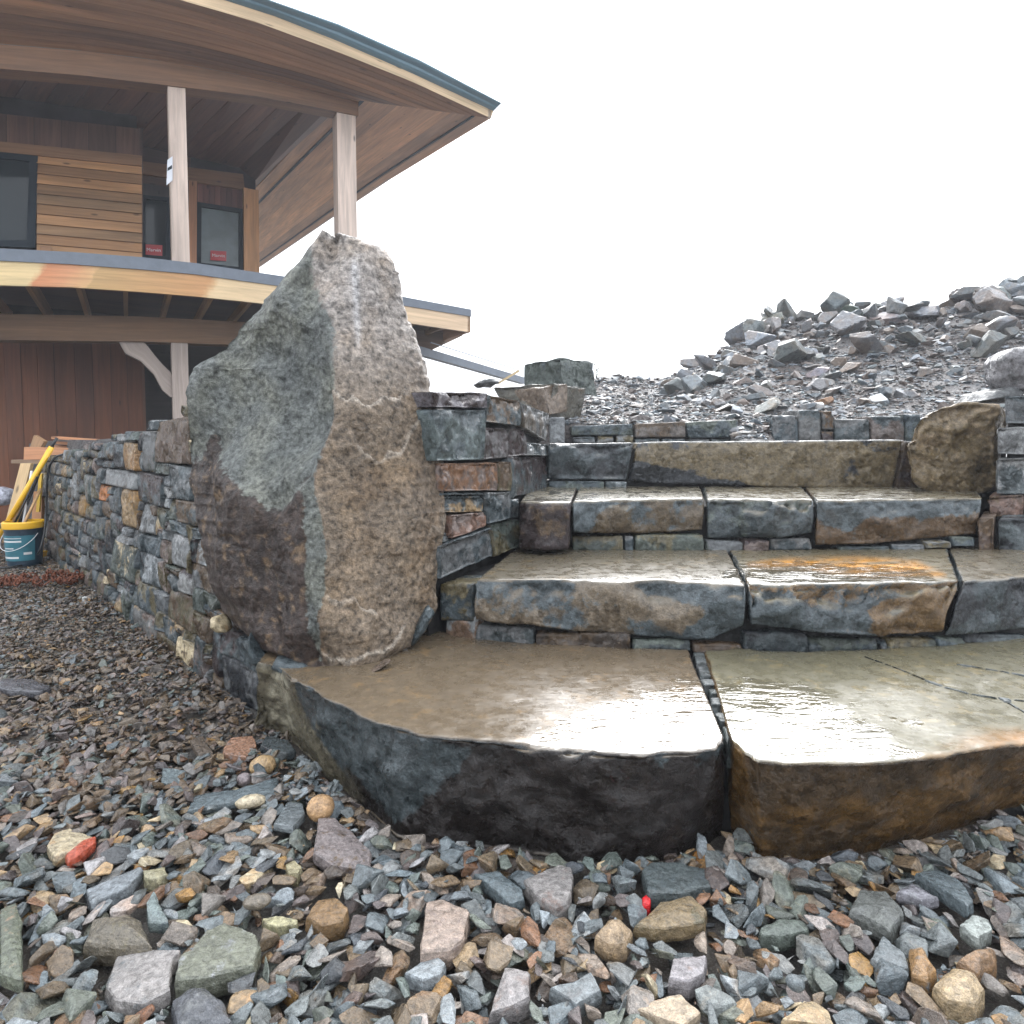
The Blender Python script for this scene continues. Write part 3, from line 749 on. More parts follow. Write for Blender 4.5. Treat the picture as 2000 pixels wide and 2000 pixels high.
def place(i, j, w, h, col=None):
    if i < 0 or i + w > NU or j + h > NV or occ[i:i + w, j:j + h].any(): return False
    occ[i:i + w, j:j + h] = True; rects.append((i, j, w, h, col)); return True
pre = [((303, 808), (368, 905), ((.085, .058, .042), BROWN)), ((272, 842), (302, 930), (GREEN, GREY)), ((236, 872), (272, 914), ((.22, .13, .06), TAN)), ((243, 962), (268, 1030), (TAN, OCHRE)),
       ((275, 992), (303, 1045), (PALE, GREY)), ((305, 1000), (327, 1042), (GREEN, OLIVE)), ((335, 1048), (370, 1108), (PALE, (.3, .3, .3))), ((308, 906), (330, 934), (BLUE, PALE)),
       ((333, 905), (370, 980), (BLUE, GREY)), ((262, 935), (325, 1000), (BLUE, PURP)), ((150, 965), (165, 1010), (OCHRE, TAN)), ((190, 960), (212, 982), ((.35, .13, .04), RUST)),
       ((218, 1075), (262, 1150), (GREEN, CREAM)), ((325, 1180), (385, 1250), (OLIVE, BROWN)), ((392, 1225), (482, 1300), (BLUE, (.3, .3, .3))), ((350, 1260), (438, 1370), (BLUE, DARK)), ((440, 1305), (497, 1400), (DARK, GREY)), ((210, 935), (262, 960), (PALE, GREY))]
for (x0, y0), (x1, y1), c in pre:
    ua, va = uv_px(x1, y1); ub, vb = uv_px(x0, y0); ua_, va_ = uv_px(x1, y0)
    i0 = int(round((ua + .1) / CW)); i1 = int(round((ub + .1) / CW)); j0 = int(round((va + .06) / CH)); j1 = int(round((va_ + .06) / CH))
    place(i0, max(0, j0), max(2, i1 - i0), max(2, j1 - j0), c)
R = random.Random(11)
for j in range(NV):
    i = 0
    while i < NU:
        if occ[i, j]: i += 1; continue
        ok = False
        for tr in range(8):
            h = R.choice([1, 2, 2, 2, 3, 3, 4]); w = R.choice([2, 3, 3, 4, 4, 5, 6]) if h < 4 else R.choice([2, 3])
            if tr > 4: h, w = R.choice([(1, 2), (2, 2), (2, 1), (1, 3)])
            if place(i, j, w, h): ok = True; break
        if not ok: place(i, j, 1, 1)
        i += 1
pal = [BLUE] * 7 + [GREEN] * 4 + [GREY] * 3 + [DARK] * 2 + [OLIVE] * 3 + [BROWN] * 2 + [PURP] * 1 + [TAN] * 1 + [PALE] * 2 + [PINK]
for k, (i, j, w, h, c) in enumerate(rects):
    r = random.Random(k * 7 + 3)
    u0, u1 = i * CW - .1, (i + w) * CW - .1; v0, v1 = j * CH - .06, (j + h) * CH - .06
    g = .0025; q = .010
    def J(): return r.uniform(-q, q)
    o1, o2, o3, o4 = [r.uniform(-.008, .026) for _ in range(4)]
    # seen from the gravel side the far end is on the left
    TL = WP(u1 - g + J() * .5, v1 - g + J(), o1); TR = WP(u0 + g + J() * .5, v1 - g + J(), o2); BR = WP(u0 + g + J() * .5, v0 + g + J() * .4, o3); BL = WP(u1 - g + J() * .5, v0 + g + J() * .4, o4)
    bk = -nW * .16
    n = (14, 3, 12) if u0 < 1.2 else ((9, 2, 8) if u0 < 2.6 else (5, 2, 4))
    V, Q, G = block([TL, TR], [BL, BR], [TL + bk, TR + bk], [BL + bk, BR + bk], n, 300 + k, chip=.013, cell=.10, rough=.004, bend=.004, rnd=1)
    me = mesh_from('stone', V, Q, M_rock, True)
    if c is None:
        ca, cb = jit(r.choice(pal), r), jit(r.choice(pal + [PALE, PALE]), r)
        if r.random() < .06: cb = CREAM
    else: ca, cb = c
    rock_attrs(me, ca, cb, r.uniform(.2, .45) + .3 * LASTR); part('stone', me, lwall)
# near-black backing added behind the stones, keeps light out of gaps
Vc = []
for u in np.linspace(-.08, 4.7, 24):
    t = topz(u) - .05
    for o in (-.035, -.3):
        for v in (-.1, t): Vc.append(WP(u, v, o))
Vc = np.array(Vc).reshape(24, 4, 3); fs = []
for i in range(23):
    a, b_ = i * 4, (i + 1) * 4
    fs += [[a, b_, b_ + 1, a + 1], [a + 1, b_ + 1, b_ + 3, a + 3], [a + 3, b_ + 3, b_ + 2, a + 2]]
fs += [[0, 1, 3, 2], [92, 94, 95, 93]]
part('gap_backing', mesh_from('gap_backing', Vc.reshape(-1, 3), np.array(fs), M_core), lwall)

# ================================================================== RIGHT SIDE WALL
rwall = thing('stair_side_wall', 'rough block wall closing the right end of the steps at the edge of the picture', 'wall', tuple(PY(1990, 1080, 3.0)))
for k, a in enumerate([(1962, 2090, 772, 828, GREY, BLUE), (1948, 2080, 833, 888, GREY, PALE), (1944, 2100, 893, 966, BLUE, PALE), (1932, 2002, 968, 1010, (.11, .07, .055), BROWN), (2006, 2090, 970, 1012, BLUE, GREY),
                       (1911, 1944, 1012, 1078, (.06, .04, .03), BROWN), (1949, 2100, 1014, 1088, BLUE, DARK)]):
    upright(a[0], a[1], a[2], a[3], lambda x: 3.05 if k < 5 else 2.86, a[4], a[5], 200 + k, rwall, name='stone', radial=True, dep=.35, n=(20, 6, 18), rnd=1, chip=.022, cell=.16, rough=.006, tilt=(2, -2, 0, 3), bend=.01)
part('gap_backing', core([PY(1966, 900, 3.11)[:2], PY(2150, 900, 3.11)[:2], np.array([4.4, 4.2]), np.array([3.5, 4.2])], 0, 1.1), rwall)

# ================================================================== ROCK GENERATORS
def ico(sub):
    bm = bmesh.new(); bmesh.ops.create_icosphere(bm, subdivisions=sub, radius=1.0)
    V = np.array([v.co[:] for v in bm.verts]); Fc = np.array([[v.index for v in f.verts] for f in bm.faces]); bm.free(); return V, Fc
ICO = {s: ico(s) for s in (2, 3, 4, 5)}
def rock(seed, sub=4, nplanes=14, size=(1, 1, .6), rough=.03, soft=30, roundn=0.0, plate=False):
    r = np.random.RandomState(seed); V, Fc = ICO[sub]
    n = r.normal(size=(nplanes + 5, 3)); n /= np.linalg.norm(n, axis=1)[:, None]
    for _ in range(6):       # spread the facet directions a little
        d_ = n[:, None] - n[None]; q_ = (d_ / ((d_ ** 2).sum(2) + .05)[..., None] ** 1.5).sum(1); n = n + .05 * q_; n /= np.linalg.norm(n, axis=1)[:, None]
    h = r.uniform(.52, .86, len(n))
    if plate: n = np.vstack([n, [[r.uniform(-.12, .12), r.uniform(-.12, .12), 1], [0, 0, -1]]]); h = np.append(h, [.5, .5])
    dn = V @ n.T
    rr_ = np.where(dn > .05, h / np.maximum(dn, .05), 20.)
    m0 = rr_.min(1); rad = m0 - np.log(np.exp(-(rr_ - m0[:, None]) * soft).sum(1)) / soft; rad = np.clip(rad, .3, 1.3)
    rad = rad * (1 - roundn) + roundn * .85
    P = V * rad[:, None] * np.array(size)
    D = rough * (fbm(V * 1.7 + seed, 5) - .5 * scallop(V * 2.6 + seed))
    P = P * (1 + D[:, None])
    return P, Fc
def outline_rock(poly, yd, depth, seed, ca, cb, mk=.4, rings=16, seg=72, rough=.02, chip=.03, cell=.15, pw=.6, mat=None, name='rock', tilt=0., label=None, cat='rock', group=None, smooth=True, flat=False, backf=.9):
    """boulder with a traced outline at distance yd; bulges forward by depth"""
    C = np.array([PY(x, y, yd) for x, y in poly]); c = C.mean(0)
    C2 = np.vstack([C, C[:1]]); s = np.concatenate([[0], np.cumsum(np.linalg.norm(np.diff(C2, axis=0), axis=1))]); t = np.linspace(0, s[-1], seg, endpoint=False)
    ring = np.stack([np.interp(t, s, C2[:, k]) for k in range(3)], 1)
    V = []
    for k in range(-rings, rings + 1):
        ph = k / rings * (math.pi / 2) * .97
        sc = abs(math.cos(ph)) ** pw; of = math.copysign(abs(math.sin(ph)) ** 1.0, k) * depth
        p = c + (ring - c) * sc; p[:, 1] += of * (backf if k > 0 else 1) + tilt * (p[:, 2] - c[2]); V.append(p)
    V = np.vstack(V); nr = 2 * rings + 1
    q = []
    i = np.arange(seg); j = (i + 1) % seg
    for k in range(nr - 1): q.append(np.stack([k * seg + i, k * seg + j, (k + 1) * seg + j, (k + 1) * seg + i], 1))
    Q = np.vstack(q)
    cf = len(V); V = np.vstack([V, V[:seg].mean(0), V[-seg:].mean(0)])
    tf = np.vstack([np.stack([j, i, np.full(seg, cf)], 1), np.stack([(nr - 1) * seg + i, (nr - 1) * seg + j, np.full(seg, cf + 1)], 1)])
    N = normals(V, Q); N[cf] = (0, -1, 0); N[cf + 1] = (0, 1, 0)
    if N[:len(V) - 2][:seg * 3][:, 1].mean() > 0: N = -N; N[cf] = (0, -1, 0); N[cf + 1] = (0, 1, 0); Q = Q[:, ::-1]; tf = tf[:, ::-1]
    o = seed * 2.3
    V = V + N * (chip * (.4 - scallop(V / cell + o)) + chip * 1.6 * facets(V / (cell * 1.3) + o) + rough * fbm(V / (cell * .7) + o, 5))[:, None]
    me = mesh_from(name, V, [Q, tf], mat or M_rock, smooth); rock_attrs(me, ca, cb, mk)
    loc = recentre(me); ob = link(name, me); ob.location = loc
    tag(ob, label, cat, group)
    return ob

# ================================================================== THE STANDING BOULDER
def standing_boulder():
    # rows: photo row, left edge, ridge, right edge
    rows = [(464, 640, 655, 680), (472, 628, 658, 722), (486, 614, 656, 752), (510, 588, 650, 766), (541, 558, 628, 776), (580, 521, 615, 785), (600, 503, 612, 788), (632, 468, 618, 798), (660, 450, 628, 808), (692, 422, 636, 817), (718, 378, 640, 824),
            (767, 363, 648, 834), (830, 364, 645, 848), (892, 368, 620, 860), (960, 373, 608, 871), (1020, 380, 600, 871), (1080, 391, 602, 862), (1139, 407, 612, 854), (1195, 436, 622, 847),
            (1223, 458, 630, 836), (1260, 500, 640, 804), (1285, 556, 655, 764), (1302, 600, 668, 715), (1312, 640, 675, 690)]
    rows = np.array(rows, float); yy = rows[:, 0]
    nv, nL, nR, nB = 330, 90, 110, 60
    t = np.linspace(0, 1, nv); py = yy[0] + (yy[-1] - yy[0]) * t
    L = np.interp(py, yy, rows[:, 1]); Rg = np.interp(py, yy, rows[:, 2]); Rt = np.interp(py, yy, rows[:, 3])
    # ragged edges
    j = np.stack([py / 22, py * 0, py * 0], 1)
    L = L + 4 * fbm(j + 3, 3); Rt = Rt + 2.5 * fbm(j + 50, 3); Rg = Rg + 7 * fbm(j * .45 + 80, 2)
    frac = (py - 468) / (1312 - 468)
    dR = np.interp(frac, [0, .15, .4, .7, .9, 1], [2.36, 2.22, 2.08, 2.00, 1.98, 2.02])          # ridge distance
    dL = dR + np.interp(frac, [0, .1, .2, .5, .85, 1], [.06, .16, .26, .46, .44, .10])
    dRt = dR + np.interp(frac, [0, .2, .5, .85, 1], [.05, .18, .30, .30, .08])
    V = []
    for k in range(nv):
        pl, pr, pt = PY(L[k], py[k], dL[k]), PY(Rg[k], py[k], dR[k]), PY(Rt[k], py[k], dRt[k])
        a = np.linspace(0, 1, nL, endpoint=False)
        bow = np.sin(a * math.pi)[:, None]
        fr = frac[k]
        concave = .085 * math.exp(-((fr - .36) / .16) ** 2)            # scooped out upper left face
        left = pl + (pr - pl) * a[:, None] + np.array([-.1, -1, 0]) * bow * (.085 - concave * 1.5)
        a2 = np.linspace(0, 1, nR, endpoint=False); bow2 = np.sin(a2 * math.pi)[:, None] ** .8
        right = pr + (pt - pr) * a2[:, None] + np.array([.1, -1, 0]) * bow2 * .055
        back = np.array([(pl[0] + pt[0]) / 2, max(pl[1], pt[1]) + .28 * math.sin(math.pi * min(1, .12 + fr * .8)), pr[2]])
        a3 = np.linspace(0, math.pi, nB, endpoint=False)
        mid = (pl + pt) / 2; ax = (pt - pl) / 2; bx = back - mid
        bk = mid + np.cos(a3)[:, None] * ax + np.sin(a3)[:, None] * bx
        V.append(np.vstack([left, right, bk]))
    seg = nL + nR + nB; V = np.vstack(V)
    i = np.arange(seg); jn = (i + 1) % seg
    Q = np.vstack([np.stack([k * seg + i, (k + 1) * seg + i, (k + 1) * seg + jn, k * seg + jn], 1) for k in range(nv - 1)])
    n0 = len(V); V = np.vstack([V, V[:seg].mean(0), V[-seg:].mean(0)])
    T = np.vstack([np.stack([i, jn, np.full(seg, n0)], 1), np.stack([(nv - 1) * seg + jn, (nv - 1) * seg + i, np.full(seg, n0 + 1)], 1)])
    V0 = V.copy()
    X, Yp = project(V0)
    N = normals(V, Q); N[n0] = (0, 0, 1); N[n0 + 1] = (0, 0, -1)
    sgn = 1 if N[nL * 150 // 150 + seg * 150, 1] < 0 else -1
    N *= sgn
    if sgn < 0: Q = Q[:, ::-1]; T = T[:, ::-1]
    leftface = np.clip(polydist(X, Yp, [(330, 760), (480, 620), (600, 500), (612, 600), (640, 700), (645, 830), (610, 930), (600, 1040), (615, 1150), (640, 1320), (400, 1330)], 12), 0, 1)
    # flakes: big on the left face, fine horizontal shelves on the right
    warp = np.stack([perlin(V0 * 4), perlin(V0 * 4 + 30), perlin(V0 * 4 + 60)], 1) * .06
    big = -scallop((V0 + warp) * np.array([3.6, 3.2, 2.6]) + 3.3)
    fb = facets((V0 + .5 * warp) * np.array([5.2, 5, 3.6]) + 8.1); fs_ = facets((V0 + .3 * warp) * np.array([15, 15, 11]) + 2.1); ft = facets((V0 + .2 * warp) * 42 + 1.1)
    fc = -facets((V0 + .6 * warp) * np.array([7, 7, 5]) + 31)
    shelf = (V0[:, 2] * 5.5 + .9 * fbm(V0 * np.array([3, 3, 1]) + 4, 5)) % 1.0
    son = np.clip(fbm(V0 * 2.3 + 12, 3) * 3 + .3, 0, 1)
    fine = fbm(V0 * 30, 4)
    diag = V0 @ np.array([[.62, 0, .78], [0, 1, 0], [-.78, 0, .62]]).T
    stri = ridged(diag * np.array([24, 12, 5]) + 6, 4)
    grey0 = np.maximum(P_(X, Yp, [(355, 700), (470, 610), (600, 480), (615, 560), (650, 640), (655, 720), (640, 840), (610, 930), (540, 1000), (500, 985), (440, 930), (400, 850), (372, 905), (350, 900)], 9),
                       P_(X, Yp, [(596, 930), (612, 930), (640, 1090), (620, 1290), (655, 1320), (640, 1330), (600, 1200), (590, 1060)], 7))
    D = leftface * (.060 * (big + .4) + .085 * fb + .020 * fs_ + .005 * ft + .005 * stri * grey0 - .024 * grey0) + (1 - leftface) * (.022 * (big + .4) + .030 * fb + .014 * fs_ + .006 * ft + .011 * shelf * son) + .002 * fine
    D += .012 * fc
    D *= np.clip((Yp - 458) / 40, .15, 1)
    Lx_ = np.interp(Yp, yy, rows[:, 1]); D *= .3 + .7 * np.clip((X - Lx_) / 45, 0, 1)
    # upper left scoop is smoother, lower left is pitted
    V = V0 + N * D[:, None]
    grey = np.maximum(P_(X, Yp, [(355, 700), (470, 610), (600, 480), (615, 560), (650, 640), (655, 720), (640, 840), (610, 930), (540, 1000), (500, 985), (440, 930), (400, 850), (372, 905), (350, 900)], 22),
                      P_(X, Yp, [(590, 930), (612, 930), (640, 1090), (620, 1290), (655, 1320), (640, 1330), (600, 1200), (590, 1060)], 12))
    A = np.tile(np.array((.148, .114, .082)), (len(V), 1))                     # right face, weathered brown grey
    up = np.clip((800 - Yp) / 220, 0, 1)[:, None]
    A = A * (1 - up) + np.array((.25, .225, .205)) * up                       # paler towards the top
    tanp = np.clip(fbm(V0 * 5 + 9, 4) * 1.2, 0, 1)[:, None] * .6
    A = A * (1 - tanp) + np.array((.21, .145, .085)) * tanp
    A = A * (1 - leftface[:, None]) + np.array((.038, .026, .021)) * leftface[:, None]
    B = np.tile(np.array((.098, .105, .098)), (len(V), 1))
    ol = np.clip(fbm(V0 * 6 + 40, 3) + .3, 0, 1)[:, None]
    B = B * (1 - .6 * ol) + np.array((.15, .15, .115)) * .6 * ol
    blot = (np.clip(fbm(V0 * 4.2 + 55, 5) * 1.6, 0, 1) * .55)[:, None]
    A = A * (1 - blot) + A * np.array((.5, .46, .45)) * blot; B = B * (1 - blot) + B * np.array((.42, .45, .48)) * blot
    fleck = (np.clip((fbm(V0 * 21 + 1.5 * warp / .06 + 70, 5) - .22) * 3.0, 0, 1) * np.clip(.6 + fbm(V0 * 4 + 33, 3), 0, 1))[:, None] * leftface[:, None] * .7
    A = A * (1 - fleck) + np.array((.19, .125, .07)) * fleck
    edge = (np.clip((shelf - .90) * 14, 0, 1) * son * (fbm(V0 * 3.3 + 7, 2) > .0))[:, None] * (1 - leftface[:, None]) * .6
    A = A * (1 - edge) + np.array((.40, .35, .29)) * edge                      # pale calcite ledges
    lens_streak = (np.exp(-((X - (690 + (Yp - 480) * .06)) / 8) ** 2) * np.clip((700 - Yp) / 60, 0, 1) * np.clip((Yp - 500) / 20, 0, 1))[:, None] * .45
    A = A * (1 - lens_streak) + np.array((.45, .45, .46)) * lens_streak  # bright streak of water on the lens, painted into the stone colour
    me = mesh_from('standing_boulder', V, [Q, T], M_boulder, True)
    rock_attrs(me, A, B, grey)
    loc = recentre(me); o = link('standing_boulder', me); o.location = loc
    tag(o, 'huge upright boulder, grey and rust brown, standing at the left end of the lowest step', 'boulder')
standing_boulder()
# small stones wedged round its base
for k, (poly, yd, c1, c2, lab) in enumerate([
    ([(415, 1205), (430, 1200), (445, 1212), (450, 1232), (432, 1236), (416, 1222)], 2.36, CREAM, TAN, 'pale round pebble lodged between the retaining wall and the standing boulder'),
    ([(490, 1235), (515, 1275), (545, 1282), (520, 1300), (498, 1296), (486, 1262)], 2.13, BLUE, GREY, 'pointed grey stone wedged upright under the left foot of the standing boulder'),
    ([(540, 1282), (600, 1292), (660, 1316), (680, 1330), (600, 1324), (530, 1304)], 2.02, BLUE, DARK, 'thin dark slate wedged flat beneath the front of the standing boulder'),
    ([(676, 1322), (740, 1298), (765, 1288), (740, 1305), (700, 1322), (680, 1330)], 1.99, (.12, .09, .07), GREY, 'sliver of brown stone wedged beneath the front right foot of the standing boulder'),
    ([(800, 1240), (835, 1180), (850, 1195), (830, 1235), (806, 1262), (798, 1262)], 2.2, BLUE, OLIVE, 'dark stone tucked against the lower right side of the standing boulder')]):
    outline_rock(poly, yd, .05, 400 + k, c1, c2, .3, 6, 28, .004, .004, .05, name='wedge_stone' if k else 'pebble', label=lab, cat='stone')

# ================================================================== UPPER ROCKS
def curved_rock(name, tline, bline, yd, dep, seed, ca, cb, label, cat, mat=None, mkv=.35, **kw):
    FT = [PY(x, y, yd) for x, y in tline]; FB = [PY(x, y, yd + .02) for x, y in bline]; rb_ = lambda p: p + np.array([p[0] / p[1] * dep * 1.12, dep, 0])
    V, Q, G = block(FT, FB, [rb_(p) for p in FT], [rb_(p) for p in FB], kw.pop('n', (44, 16, 36)), seed, **kw)
    me = mesh_from(name, V, Q, mat or M_rock, True); rock_attrs(me, ca, cb, mkv + .2 * LASTR); loc = recentre(me); o = link(name, me); o.location = loc
    return tag(o, label, cat)
curved_rock('boulder', [(1772, 865), (1784, 830), (1806, 806), (1836, 792), (1900, 786), (1952, 788)], [(1776, 900), (1780, 938), (1800, 958), (1830, 964), (1890, 970), (1950, 960)], 3.36, .5, 521, (.110, .080, .042), (.15, .11, .065),
            'squarish tan brown boulder filling the right end of the fourth step', 'boulder', rnd=5, chip=.034, cell=.11, rough=.012, bend=.03, top=.02, bev=.05)
outline_rock([(1946, 740), (1944, 705), (1956, 685), (1985, 678), (2030, 684), (2044, 720), (2040, 768), (1962, 768)], 3.7, .2, 22, (.16, .155, .16), GREY, .3, 16, 80, .012, .03, .25, pw=.5, name='boulder', label='smooth pale grey boulder sitting on the right side wall', cat='boulder')
outline_rock([(1878, 788), (1900, 765), (1940, 757), (1965, 765), (1962, 784), (1930, 790)], 3.8, .2, 23, GREY, (.16, .16, .165), .3, 10, 48, .008, .02, .15, name='rock', label='pale wedge shaped rock behind the squarish olive boulder', cat='rock')
def hexa_rock(name, front, dep, seed, ca, cb, label, chip=.02, n=(36, 16, 20), mk=.35, cell=.15):
    TL, TR, BR, BL = [PY(x, y, yd) for x, y, yd in front]
    e = TR - TL; e[2] = 0; e /= np.linalg.norm(e); bk = np.array([-e[1], e[0], 0]) * dep
    V, Q, G = block([TL, TR], [BL, BR], [TL + bk, TR + bk], [BL + bk, BR + bk], n, seed, chip=chip, cell=cell, rough=.01, top=.01, bend=.02)
    me = mesh_from(name, V, Q, M_rock, True); rock_attrs(me, ca, cb, mk); loc = recentre(me); o = link(name, me); o.location = loc
    return tag(o, label, 'rock')
hexa_rock('block', [(1022, 712, 5.2), (1092, 698, 4.9), (1100, 768, 4.9), (1024, 768, 5.2)], .42, 501, GREEN, BLUE, 'large dark squared block lying on top behind the stair side wall', .03)
hexa_rock('block', [(960, 757, 4.7), (1082, 748, 4.4), (1070, 815, 4.4), (985, 800, 4.7)], .5, 502, (.085, .08, .065), BROWN, 'long grey and brown block just behind the wall, below the dark squared block', .03)
hexa_rock('block', [(1062, 755, 4.35), (1112, 748, 4.5), (1108, 805, 4.5), (1075, 812, 4.35)], .35, 503, (.13, .10, .075), BROWN, 'upright brown block end at the left foot of the rubble bank', .02, (14, 8, 14))
outline_rock([(922, 752), (940, 742), (965, 738), (975, 748), (960, 757), (930, 758)], 4.9, .12, 504, GREY, BLUE, .4, 6, 28, .01, .02, .1, name='rock', label='small flat grey rock behind the wall near the deck rail', cat='rock')

# ================================================================== BANK OF RUBBLE
CR = [(900, 800), (1050, 792), (1115, 752), (1170, 742), (1300, 742), (1400, 690), (1500, 640), (1600, 622), (1700, 610), (1800, 612), (1900, 594), (2000, 578), (2150, 560), (2400, 540)]
cu = np.array([ (x - 1000) / F for x, _ in CR]); ce = np.array([(HOR - y) / F for _, y in CR])
def bank_z(x, y):
    u = x / np.maximum(y, .1); e = np.interp(u, cu, ce)
    y0, y1 = 4.42, 7.6
    zc = EYE + e * y1
    s = np.clip((y - y0) / (y1 - y0), 0, 1)
    z = 1.16 + (zc - 1.16) * (s * .75 + .25 * s * s)
    z = np.where(y > y1, zc - (y - y1) * .42 * np.clip(e * 4, 0, 1), z)
    z = z + (.05 * fbm(np.stack([x * 1.2, y * 1.2, x * 0], 1), 4) + .02 * fbm(np.stack([x * 8, y * 8, x * 0], 1), 3)) * np.clip(s * 4, .15, 1)
    gp_ = np.clip(1.6 - np.abs(x / np.maximum(y, .1) - .388) / .026, 0, 1)
    z = np.where(y < 4.46, np.where(gp_ > 0, 1.0 + (np.minimum(z, 1.2) - 1.0) * gp_ * np.clip((y - 3.9) / .5, 0, 1) + .02 * gp_, .95 + .2 * (y > 4.36)), z)
    return z
def bank_mat():
    m, t, b = new_mat('bank_fines')
    P = nd(t, 'ShaderNodeNewGeometry').outputs['Position']
    n1 = noise(t, P, 3, 5); n2 = noise(t, P, 45, 6, .75); n3 = nd(t, 'ShaderNodeTexVoronoi', i_Scale=55.0); t.links.new(P, n3.inputs['Vector'])
    c = mixc(t, ramp(t, n1, .4, .6), (.12, .10, .088), (.135, .132, .13)); c = mixc(t, ramp(t, n2, .4, .7), c, (.05, .045, .048))
    t.links.new(c, b.inputs['Base Color']); b.inputs['Roughness'].default_value = .6
    nb = bump(t, n2, 1, .02); nb = bump(t, n3.outputs['Distance'], .9, .015, nb); t.links.new(nb, b.inputs['Normal'])
    return m
M_fines = bank_mat()
me, _ = grid_mesh('rubble_bank', np.linspace(-1.2, 9.5, 260), np.concatenate([np.linspace(3.9, 4.5, 30), np.linspace(4.52, 8.5, 150), np.linspace(8.6, 16, 12)]), bank_z, M_fines)
tag(link('rubble_bank', me), 'steep bank of crushed grey rock above the steps', None, None, 'structure')
# terrace fill behind the walls
me, _ = grid_mesh('terrace', np.linspace(-6, .3, 60), np.linspace(2.75, 14, 80), lambda x, y: np.where(((x * dW[1] - y * dW[0]) - (A0[0] * dW[1] - A0[1] * dW[0]) > .22) & (x < np.interp(y, [2.3, 2.68, 2.875, 3.8, 14], [-.45, -.28, -.15, .0, .4])), 1.04 + .04 * fbm(np.stack([x * 2, y * 2, x * 0], 1), 3), -.6), M_fines)
tag(link('upper_terrace', me), 'backfilled terrace of fine rubble behind the retaining wall', None, None, 'structure')

# bank rocks
NPR = 22
protoB = []
for s in range(NPR):
    r = random.Random(s); P, Fc = rock(900 + s, 4, r.choice([1, 2, 3, 4]), (1, r.uniform(.45, .9), r.uniform(.25, .75)), .035, 60)
    me = mesh_from('rock', P, Fc, M_bank, False); protoB.append(me)
R = random.Random(77)
bpal = [(.115, .13, .138), (.15, .165, .178), (.105, .12, .122), (.20, .21, .225), (.15, .15, .155), (.085, .097, .105), (.12, .108, .098)]
BK = []
def bank_rock(px, py_off, yd, size, label, mesh=None, sink=.35, col=None, rot=None):
    x = (px - 1000) / F * yd; z = float(bank_z(np.array([x]), np.array([yd]))[0])
    o = link('rock', mesh or R.choice(protoB)); s = size
    o.location = (x, yd, z + s * (.5 - sink) + py_off); o.scale = (s, s * R.uniform(.7, 1), s * R.uniform(.75, 1.1))
    o.rotation_euler = rot or (R.uniform(-.7, .7), R.uniform(-.5, .5), R.uniform(0, 6.28))
    c = jit(col or R.choice(bpal), R); o.color = (*c, 1)
    BK.append((o, x, yd, s, c)); return tag(o, label, 'rock', 'rocks lying on the rubble bank')
hero = [(1655, 7.5, .30, (.085, .11, .095), 'big blocky green grey rock on the crest of the rubble bank'), (1505, 7.5, .27, (.12, .13, .115), 'long slanting slab jutting from the left shoulder of the rubble bank'),
        (1665, 7.1, .24, (.18, .18, .19), 'pale flat slab just below the green grey crest rock'), (1735, 7.2, .24, (.16, .15, .16), 'pale pinkish block right of the pale flat slab on the bank'),
        (1800, 7.4, .30, (.14, .15, .17), 'large blue grey slanted slab on the right of the crest'), (1870, 7.3, .22, (.2, .2, .21), 'white topped block near the right of the crest'),
        (1925, 7.5, .27, (.11, .13, .13), 'dark grey crest block near the right edge of the picture'), (1990, 7.4, .26, (.15, .16, .17), 'grey crest rock cut by the right edge of the picture'),
        (1342, 6.9, .13, (.16, .13, .08), 'upright tan stone standing on the low left end of the crest'), (1360, 6.0, .20, (.17, .19, .20), 'pale blue angular rock at the left foot of the bank'),
        (1322, 6.3, .15, (.09, .10, .10), 'dark pointed rock beside the pale blue angular rock'), (1590, 5.7, .16, (.18, .17, .19), 'pale upright pointed rock halfway up the bank'),
        (1495, 5.3, .12, (.12, .13, .13), 'grey wedge rock low on the bank above the gap'), (1500, 4.75, .17, (.22, .22, .2), 'pale flat flagstone lying at the foot of the bank by the gap'),
        (1415, 4.8, .12, (.19, .17, .15), 'flat pinkish stone at the foot of the bank left of the gap'), (1610, 4.9, .11, (.2, .14, .10), 'small tan and orange stone near the foot of the bank'), (1572, 6.3, .17, (.13, .14, .16), 'grey slab leaning on the middle of the bank')]
for px, yd, s, c, lab in hero: bank_rock(px, 0, yd, s * .8, lab, None, .2, c)
n = 0
for k in range(150):     # crest
    px = 1330 + 730 * R.random() ** .8; yd = 7.7 - 1.7 * R.random() ** 1.8; s = R.choice([.05, .06, .07, .09, .11, .14, .18, .22])
    bank_rock(px, R.uniform(0, .10) if px > 1450 else 0, yd, s, 'angular grey rock in the jumble along the crest of the rubble bank', None, .15)
for k in range(120):
    px = 1290 + (2050 - 1290) * R.random(); yd = R.uniform(4.7, 7.0)
    # the stones thicken towards the left and the crest
    w = (1 - abs((px - 1500) / 700)) + (yd - 4.7) / 3
    s = R.choice([.04, .05, .07, .09, .11]) * (1.3 if w > 1.1 else .8)
    bank_rock(px, 0, yd, s, 'small angular grey rock scattered on the face of the rubble bank')

